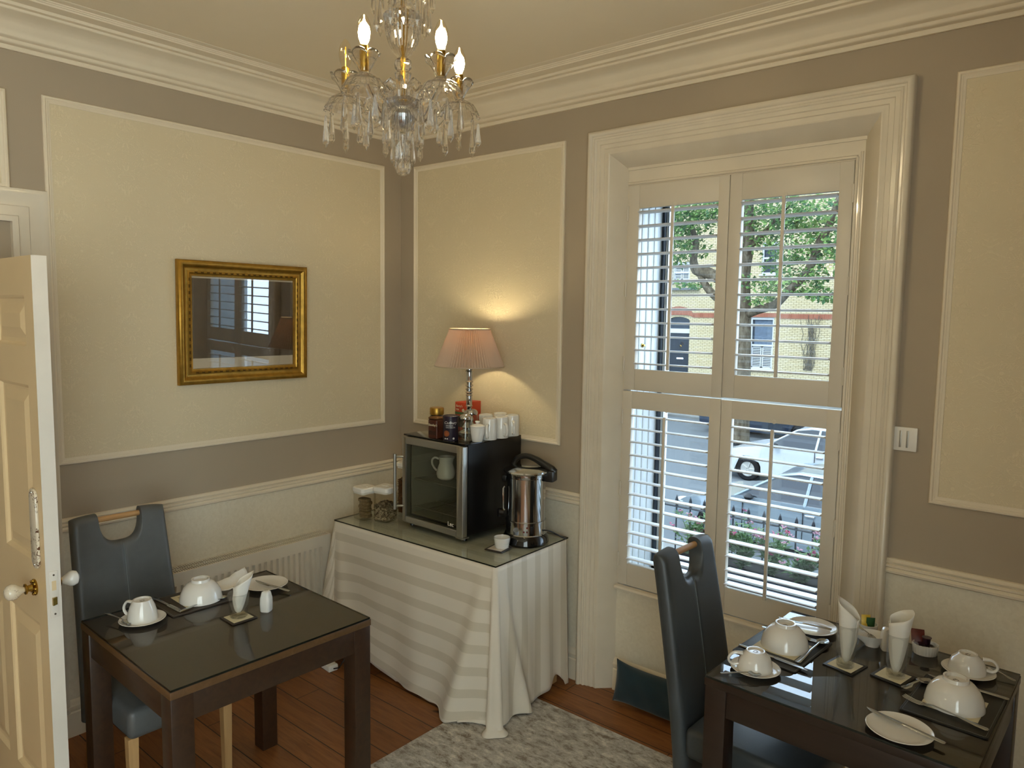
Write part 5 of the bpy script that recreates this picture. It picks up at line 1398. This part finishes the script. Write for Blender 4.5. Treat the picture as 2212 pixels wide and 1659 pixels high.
# cars
tyre = pm('tyre_rubber', '#17181a', .8, var=.1); carglass = pm('car_window_glass', '#1c2731', .06, var=.0, coat=.5); lampm = pm('headlamp_lens', '#e6ecef', .1, var=.05, coat=.5)
redl = pm('tail_lamp_red', '#a3121c', .2); trimb = pm('black_trim', '#1b1d20', .5)
def car(x, y, rz, paint, label, L=4.25, Wd=1.74, hs=1.0, taxi=False):
    """origin: front bumper centre on the road; the car points to local -x"""
    t = thing('car', label, 'car', (x, y, RDZ), rz)
    h = Wd/2
    prof = [(0.02, .30), (0.0, .46), (.04, .62), (.22, .74), (.60, .84), (1.10, .93), (1.30, .97), (3.55, .985), (4.02, .96), (4.20, .86), (4.25, .55), (4.18, .28)]
    prof = [(px*L/4.25, pz*hs) for px, pz in prof]
    def arch(cx):
        return [(cx+.36*math.cos(a), .30+.36*math.sin(a)) for a in [PI*k/10 for k in range(11)]]
    wf, wr_ = .80*L/4.25, 3.42*L/4.25
    poly = prof+[(wr_+.36, .22)]+arch(wr_)+[(wr_-.36, .20), (wf+.36, .20)]+arch(wf)+[(wf-.36, .22)]
    b = MB(); b.prism([(px, pz) for px, pz in poly], -h, h, axis='y')
    bmesh.ops.triangulate(b.bm, faces=[f for f in b.bm.faces if len(f.verts) > 4])
    for v_ in b.bm.verts:
        k = max(0, (.55-v_.co.x)/.55); v_.co.y *= 1-.14*k*k
        if v_.co.z > .7: v_.co.y *= .955
    b.build('body', paint, t, angle=30)
    gb = [(1.22, .95), (1.95, 1.40), (2.30, 1.465), (3.15, 1.45), (3.72, 1.27), (4.02, .95)]
    gb = [(px*L/4.25, pz*hs) for px, pz in gb]
    b = MB(); yb, yt = h*.93, h*.72
    lo_z, hi_z = .95*hs, 1.465*hs
    rows = []
    for sgn in (-1, 1): rows.append([(px, sgn*(yb+(yt-yb)*(pz-lo_z)/(hi_z-lo_z)), pz) for px, pz in gb])
    V = b.grid(rows); b._f(V[0]); b._f(list(reversed(V[1])))
    b.build('cabin_glass', carglass, t, smooth=False)
    b = MB()
    rows = []
    for f in (0, .12, .5, .88, 1):
        rows.append([(px, (-1+2*f)*(yt+.012+(yb-yt)*(1-(pz-lo_z)/(hi_z-lo_z))), pz+.014+.03*math.sin(PI*f)) for px, pz in gb[1:5]])
    b.grid(rows); o = b.build('roof', paint, t, angle=50); sm = o.modifiers.new('thick', 'SOLIDIFY'); sm.thickness = .02
    b = MB()
    def side(px, pz, s_): return (px, s_*(yb+(yt-yb)*(pz-lo_z)/(hi_z-lo_z)+.004), pz)
    for s_ in (-1, 1):
        b.tube([side(*gb[0], s_), side(*gb[1], s_), side(*gb[2], s_), side(*gb[3], s_), side(*gb[4], s_), side(*gb[5], s_)], .028, 6)
        for px in (2.45*L/4.25, 3.35*L/4.25): b.tube([side(px, lo_z, s_), side(px+.05, 1.45*hs, s_)], .030, 6)
    b.build('pillars', paint, t)
    for s_ in (-1, 1):
        for cx in (wf, wr_):
            m = T(cx, s_*(h-.10), .30) @ Rx(PI/2)
            wh = MB().lathe([(.19, -.09), (.27, -.10), (.305, -.07), (.305, .07), (.27, .10), (.19, .09)], 28, m, closed=True).build('tyre', tyre, t)
            b = MB(); b.lathe([(0, -.06), (.19, -.07), (.19, .07), (0, .06)], 24, m)
            for k in range(5): b.box(.03, .18, -.018, .018, -.085, .085, m @ Rz(2*PI*k/5))
            b.build('wheel_rim', M['alu'], wh)
        b = MB(); b.ball(.1, (.20, s_*h*.80, .66*hs), 16, 10, (1.9, .9, .75)); b.build('headlamp', lampm, t)
        b = MB(); b.ball(.08, (L-.06, s_*h*.80, .78*hs), 12, 8, (.8, 1, 1.6)); b.build('tail_lamp', redl, t)
        b = MB(); b.ball(.075, (1.52*L/4.25, s_*(h+.075), 1.0*hs), 14, 8, (1.0, 1.2, .8)); b.tube([(1.55, s_*(h-.06), .96*hs), (1.52, s_*(h+.06), .98*hs)], .02, 6); b.build('door_mirror', trimb, t)
        for px in (2.50, 3.40): MB().box(px*L/4.25-.02, px*L/4.25+.14, s_*(h-.012)-.02, s_*(h-.012)+.02, .80*hs, .835*hs).build('door_handle', M['chrome'], t, bevel=.006)
        b = MB()
        for px in (1.38, 2.44, 3.42): b.box(px*L/4.25, px*L/4.25+.008, s_*(h*.985)-.012, s_*(h*.985)+.012, .34, .93*hs)
        b.build('door_gap', trimb, t)
    return t
silver = pm('silver_blue_car_paint', '#93a3ad', .25, .35, var=.03, coat=.6); white_ = pm('white_car_paint', '#d3dadd', .25, .0, var=.02, coat=.6); navy = pm('dark_blue_car_paint', '#24354a', .25, .2, var=.05, coat=.6); greyc = pm('dark_grey_car_paint', '#3a3f45', .25, .2, coat=.6)
car(-3.15, 10.4, 0, silver, 'silver hatchback parked nearest, just beyond the railing')
car(-4.75, 15.9, 0, white_, 'white car on the far side of the silver hatchback')
car(-8.6, 22.6, 0, navy, 'dark blue car parked across the street, in front of the brick house', 4.6, 1.85, 1.22)
car(-15.6, 22.9, 0, greyc, 'dark grey car across the street, furthest left')

# street tree
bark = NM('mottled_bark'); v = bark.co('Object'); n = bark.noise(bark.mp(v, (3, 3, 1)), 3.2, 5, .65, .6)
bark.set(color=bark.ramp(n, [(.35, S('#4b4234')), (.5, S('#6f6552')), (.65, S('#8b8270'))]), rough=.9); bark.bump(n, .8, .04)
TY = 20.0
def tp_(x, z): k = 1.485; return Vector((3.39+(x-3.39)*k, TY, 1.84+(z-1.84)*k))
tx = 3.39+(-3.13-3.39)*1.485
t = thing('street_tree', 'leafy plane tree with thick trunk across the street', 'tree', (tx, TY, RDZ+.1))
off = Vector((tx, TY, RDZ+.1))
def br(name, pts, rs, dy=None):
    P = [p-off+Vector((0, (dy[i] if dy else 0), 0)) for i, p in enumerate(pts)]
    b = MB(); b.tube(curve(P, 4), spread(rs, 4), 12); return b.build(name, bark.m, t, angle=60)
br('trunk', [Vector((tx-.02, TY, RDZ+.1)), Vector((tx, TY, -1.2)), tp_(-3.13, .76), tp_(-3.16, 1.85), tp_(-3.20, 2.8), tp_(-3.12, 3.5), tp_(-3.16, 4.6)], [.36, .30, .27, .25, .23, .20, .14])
br('branch', [tp_(-3.2, 2.0), tp_(-3.62, 2.16), tp_(-3.95, 2.42), tp_(-4.12, 2.64), tp_(-4.22, 2.80)], [.14, .14, .13, .12, .09])
br('branch', [tp_(-3.20, 2.45), tp_(-3.70, 2.68), tp_(-4.05, 2.84), tp_(-4.30, 2.90), tp_(-4.38, 3.15), tp_(-4.34, 3.5), tp_(-4.5, 4.0)], [.18, .19, .19, .17, .12, .11, .07])
br('branch', [tp_(-3.1, 1.9), tp_(-2.75, 2.02), tp_(-2.40, 2.12), tp_(-2.1, 2.4), tp_(-1.71, 2.80), tp_(-1.52, 3.33), tp_(-1.36, 3.65), tp_(-1.2, 4.2)], [.13, .14, .13, .12, .12, .12, .10, .07], [0, -.2, -.3, -.4, -.5, -.5, -.5, -.5])
br('branch', [tp_(-3.14, 3.3), tp_(-2.7, 3.7), tp_(-2.2, 4.3)], [.10, .09, .06])
random.seed(5)
lf_ = [leafm('tree_leaf_a', '#5b8f4e', '#94c268', .45), leafm('tree_leaf_b', '#74a455', '#bbdc85', .45), leafm('tree_leaf_c', '#3f6f45', '#648f62', .35)]
b = MB()
def clump(x, z, rx, rz_, n, dy=.9):
    c = tp_(x, z)-off
    for k in range(n):
        a = random.uniform(0, 6.28); r = random.random()**.5
        p = c+Vector((rx*r*math.cos(a), random.uniform(-dy, dy), rz_*r*math.sin(a)))
        d = Vector((random.uniform(-1, 1), random.uniform(-1, .6), random.uniform(-1.1, .35)))
        b.mi = random.choice((0, 0, 1, 1, 2)); leafq(b, p, d, Vector((random.uniform(-.5, .5), random.uniform(-.8, .1), 1)), random.uniform(.10, .20), random.uniform(.035, .075))
for (x, z, rx, rz_, n) in ((-5.0, 4.3, 1.0, .6, 620), (-4.4, 4.1, 1.0, .55, 620), (-4.9, 3.75, .8, .45, 520), (-4.5, 3.45, .55, .35, 220), (-3.9, 4.3, .9, .5, 520), (-5.2, 3.3, .45, .3, 130), (-4.75, 3.15, .5, .25, 120), (-4.6, 2.62, .55, .09, 70), (-4.2, 2.55, .35, .10, 50),
                           (-3.3, 4.2, .9, .6, 300), (-2.6, 4.1, 1.0, .6, 620), (-1.8, 4.0, 1.0, .55, 640), (-1.3, 3.6, .8, .5, 380), (-2.3, 3.6, .9, .45, 360), (-2.9, 3.5, .5, .4, 130), (-1.8, 3.2, .9, .35, 340), (-2.4, 3.0, .6, .3, 190), (-1.3, 3.0, .6, .35, 230), (-1.9, 2.72, .8, .25, 260), (-2.4, 2.5, .6, .22, 200), (-1.7, 2.42, .6, .2, 170), (-2.7, 2.25, .45, .16, 110), (-1.4, 2.3, .5, .14, 110), (-2.95, 2.65, .3, .25, 60),
                           (-3.4, 5.0, 2.6, .8, 700), (-.6, 3.9, 1.2, .9, 420), (-5.9, 4.2, 1.2, .9, 420)):
    clump(x, z, rx, rz_, n)
b.build('foliage', lf_, t, weld=False, smooth=False)

# brick terraced house across the street
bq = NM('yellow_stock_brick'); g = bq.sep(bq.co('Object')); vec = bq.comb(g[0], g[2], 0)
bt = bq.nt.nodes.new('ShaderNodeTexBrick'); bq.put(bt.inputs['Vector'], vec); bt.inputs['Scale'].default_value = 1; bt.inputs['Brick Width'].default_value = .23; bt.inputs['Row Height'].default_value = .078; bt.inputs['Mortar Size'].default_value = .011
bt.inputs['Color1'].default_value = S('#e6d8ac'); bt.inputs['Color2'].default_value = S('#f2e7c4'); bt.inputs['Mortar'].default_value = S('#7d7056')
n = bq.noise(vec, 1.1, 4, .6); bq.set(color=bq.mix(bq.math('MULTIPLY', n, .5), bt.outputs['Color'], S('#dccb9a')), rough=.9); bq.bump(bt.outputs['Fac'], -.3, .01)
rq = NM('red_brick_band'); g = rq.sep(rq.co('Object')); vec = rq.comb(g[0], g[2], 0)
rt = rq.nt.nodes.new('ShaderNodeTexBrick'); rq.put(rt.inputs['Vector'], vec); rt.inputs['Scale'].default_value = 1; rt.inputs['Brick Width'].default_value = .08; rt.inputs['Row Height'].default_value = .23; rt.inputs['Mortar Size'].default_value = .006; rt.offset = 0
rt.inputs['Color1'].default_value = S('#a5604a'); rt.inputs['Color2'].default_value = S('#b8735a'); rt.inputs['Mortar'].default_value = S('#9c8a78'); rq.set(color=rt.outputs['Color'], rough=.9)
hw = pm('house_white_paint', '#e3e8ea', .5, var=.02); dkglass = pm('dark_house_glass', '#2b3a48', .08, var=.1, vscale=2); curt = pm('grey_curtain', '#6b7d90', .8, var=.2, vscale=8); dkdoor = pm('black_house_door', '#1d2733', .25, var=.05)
t = thing('brick_house', 'yellow brick terraced house with red brick bands across the street', 'house', (0, HY, RDZ))
def HB(b, x0, x1, z0, z1, y0, y1):
    a, c = hp(x0, z0), hp(x1, z1); b.box(a[0], c[0], y0, y1, a[1]-RDZ, c[1]-RDZ); return b
holes = [(-7.95, -7.19, -.30, 1.86), (-5.25, -4.56, .35, 1.86), (-7.83, -7.25, 2.94, 3.53), (-5.0, -4.55, 3.1, 4.0)]
xs = sorted({-14, 4}|{q for h_ in holes for q in h_[:2]}); zs = sorted({-.79, 7.5}|{q for h_ in holes for q in h_[2:]})
b = MB()
for i in range(len(xs)-1):
    for j in range(len(zs)-1):
        cx, cz = (xs[i]+xs[i+1])/2, (zs[j]+zs[j+1])/2
        if not any(h_[0] < cx < h_[1] and h_[2] < cz < h_[3] for h_ in holes): HB(b, xs[i], xs[i+1], zs[j], zs[j+1], 0, .3)
b.build('wall', bq.m, t, smooth=False)
b = MB(); HB(b, -14, -8.05, 1.823, 1.969, -.02, .0); HB(b, -7.10, -5.30, 1.823, 1.969, -.02, .0); HB(b, -5.30, -4.50, 1.865, 1.99, -.02, 0); HB(b, -4.50, 4, 1.823, 1.969, -.02, 0)
ar = []
for k in range(13): a = PI*k/12; ar.append(hp(-7.57+.52*math.cos(a), 1.83+.34*math.sin(a)))
for k in range(13): a = PI-PI*k/12; ar.append(hp(-7.57+.385*math.cos(a), 1.83+.05+.02*math.sin(a)))
b.prism([(x, z-RDZ) for x, z in ar], -.03, 0.0, axis='y')
b.build('brick_band', rq.m, t, smooth=False)
b = MB(); HB(b, -14, -6.9, 2.67, 2.74, -.16, 0); b.build('string_course', pm('grey_string_course', '#7d8183', .8), t)
# front door
d_ = HB(MB(), -7.95, -7.19, -.30, 1.335, .12, .2).build('front_door', dkdoor, t, smooth=False)
b = MB(); x_, z_ = hp(-7.52, .92); b.lathe([(.05, -.015), (.065, 0), (.05, .015)], 16, T(x_, .10, z_-RDZ) @ Rx(PI/2), closed=True); b.build('door_knocker', M['brass'], d_)
x_, z_ = hp(-7.62, .52); MB().box(x_-.02, x_+.34, .105, .12, z_-RDZ, z_-RDZ+.07).build('letter_box', M['chrome'], d_)
HB(MB(), -7.95, -7.19, 1.335, 1.473, .06, .2).build('transom', hw, t, smooth=False)
HB(MB(), -7.95, -7.19, 1.473, 1.86, .14, .2).build('fanlight', dkglass, t, smooth=False)
ar = []
for k in range(15): a = PI*k/14; ar.append(hp(-7.57+.385*math.cos(a), 1.70+.14*math.sin(a)))
ar2 = ar+[hp(-7.955, 1.87), hp(-7.185, 1.87)]
b = MB(); b.prism([(x, z-RDZ) for x, z in ar]+[(hp(-7.96, 1.88)[0], hp(-7.96, 1.88)[1]-RDZ), (hp(-7.18, 1.88)[0], hp(-7.18, 1.88)[1]-RDZ)], .02, .1, axis='y'); b.build('arch_moulding', bq.m, t, smooth=False)
def sash(x0, x1, z0, z1, shut_, curtain=True):
    e = .045
    b = MB(); HB(b, x0, x0+e, z0, z1, .04, .16); HB(b, x1-e, x1, z0, z1, .04, .16); HB(b, x0+e, x1-e, z0, z0+e, .04, .16); HB(b, x0+e, x1-e, z1-e*1.5, z1, .04, .16); zm = (z0+z1)/2 if not shut_ else z0+(z1-z0)*.46
    HB(b, x0+e, x1-e, zm-.02, zm+.03, .05, .16)
    f = b.build('window_frame', hw, t, smooth=False)
    HB(MB(), x0+e, x1-e, z0+e, z1-e*1.5, .13, .14).build('pane', dkglass, f, smooth=False)
    if curtain: HB(MB(), x0+e+.06, x1-e-.02, zm+.03, z1-e*1.5, .118, .128).build('curtain', curt, f, smooth=False)
    top = zm-.02 if curtain else z1-e*1.5
    if shut_:
        for (a, c) in ((x0+e, (x0+x1)/2-.01), ((x0+x1)/2+.01, x1-e)):
            b = MB(); HB(b, a, a+.03, z0+e, top, .10, .125); HB(b, c-.03, c, z0+e, top, .10, .125); HB(b, a, c, z0+e, z0+e+.03, .10, .125); HB(b, a, c, top-.03, top, .10, .125)
            nsl = max(4, int((top-z0-e-.06)/.045))
            for k in range(nsl): zz = z0+e+.03+(top-z0-e-.06)*(k+.25)/nsl; HB(b, a+.03, c-.03, zz, zz+.022, .10, .12)
            b.build('shutter', hw, f, smooth=False)
    HB(MB(), x0-.05, x1+.05, z0-.05, z0, -.08, .16).build('window_sill', hw, t, smooth=False)
sash(-5.25, -4.56, .35, 1.86, True)
sash(-7.83, -7.25, 2.94, 3.53, True, False)
sash(-5.0, -4.55, 3.1, 4.0, False, False)
# bare climbing stems on the brick
b = MB(); random.seed(11)
for k in range(16):
    x = -3.55+random.uniform(-.12, .12); z = .4; P = []
    for j in range(9):
        q = hp(x, z); P.append((q[0], HY-.04-.02*random.random(), q[1])); x += random.uniform(-.08, .085); z += random.uniform(.12, .22)
    b.tube(P, .011, 4)
tag(b.build('climbing_stems', pm('grey_stems', '#6d6a60', .9, var=.2), weld=False), 'bare climbing plant stems on the brick house right of its window', 'climbing plant')
S = S_full
for m_ in bpy.data.materials:                     # outdoor sheen cut so the strong sky adds less haze
    if m_.name not in indoor and 'Principled BSDF' in m_.node_tree.nodes: m_.node_tree.nodes['Principled BSDF'].inputs['Specular IOR Level'].default_value = .12
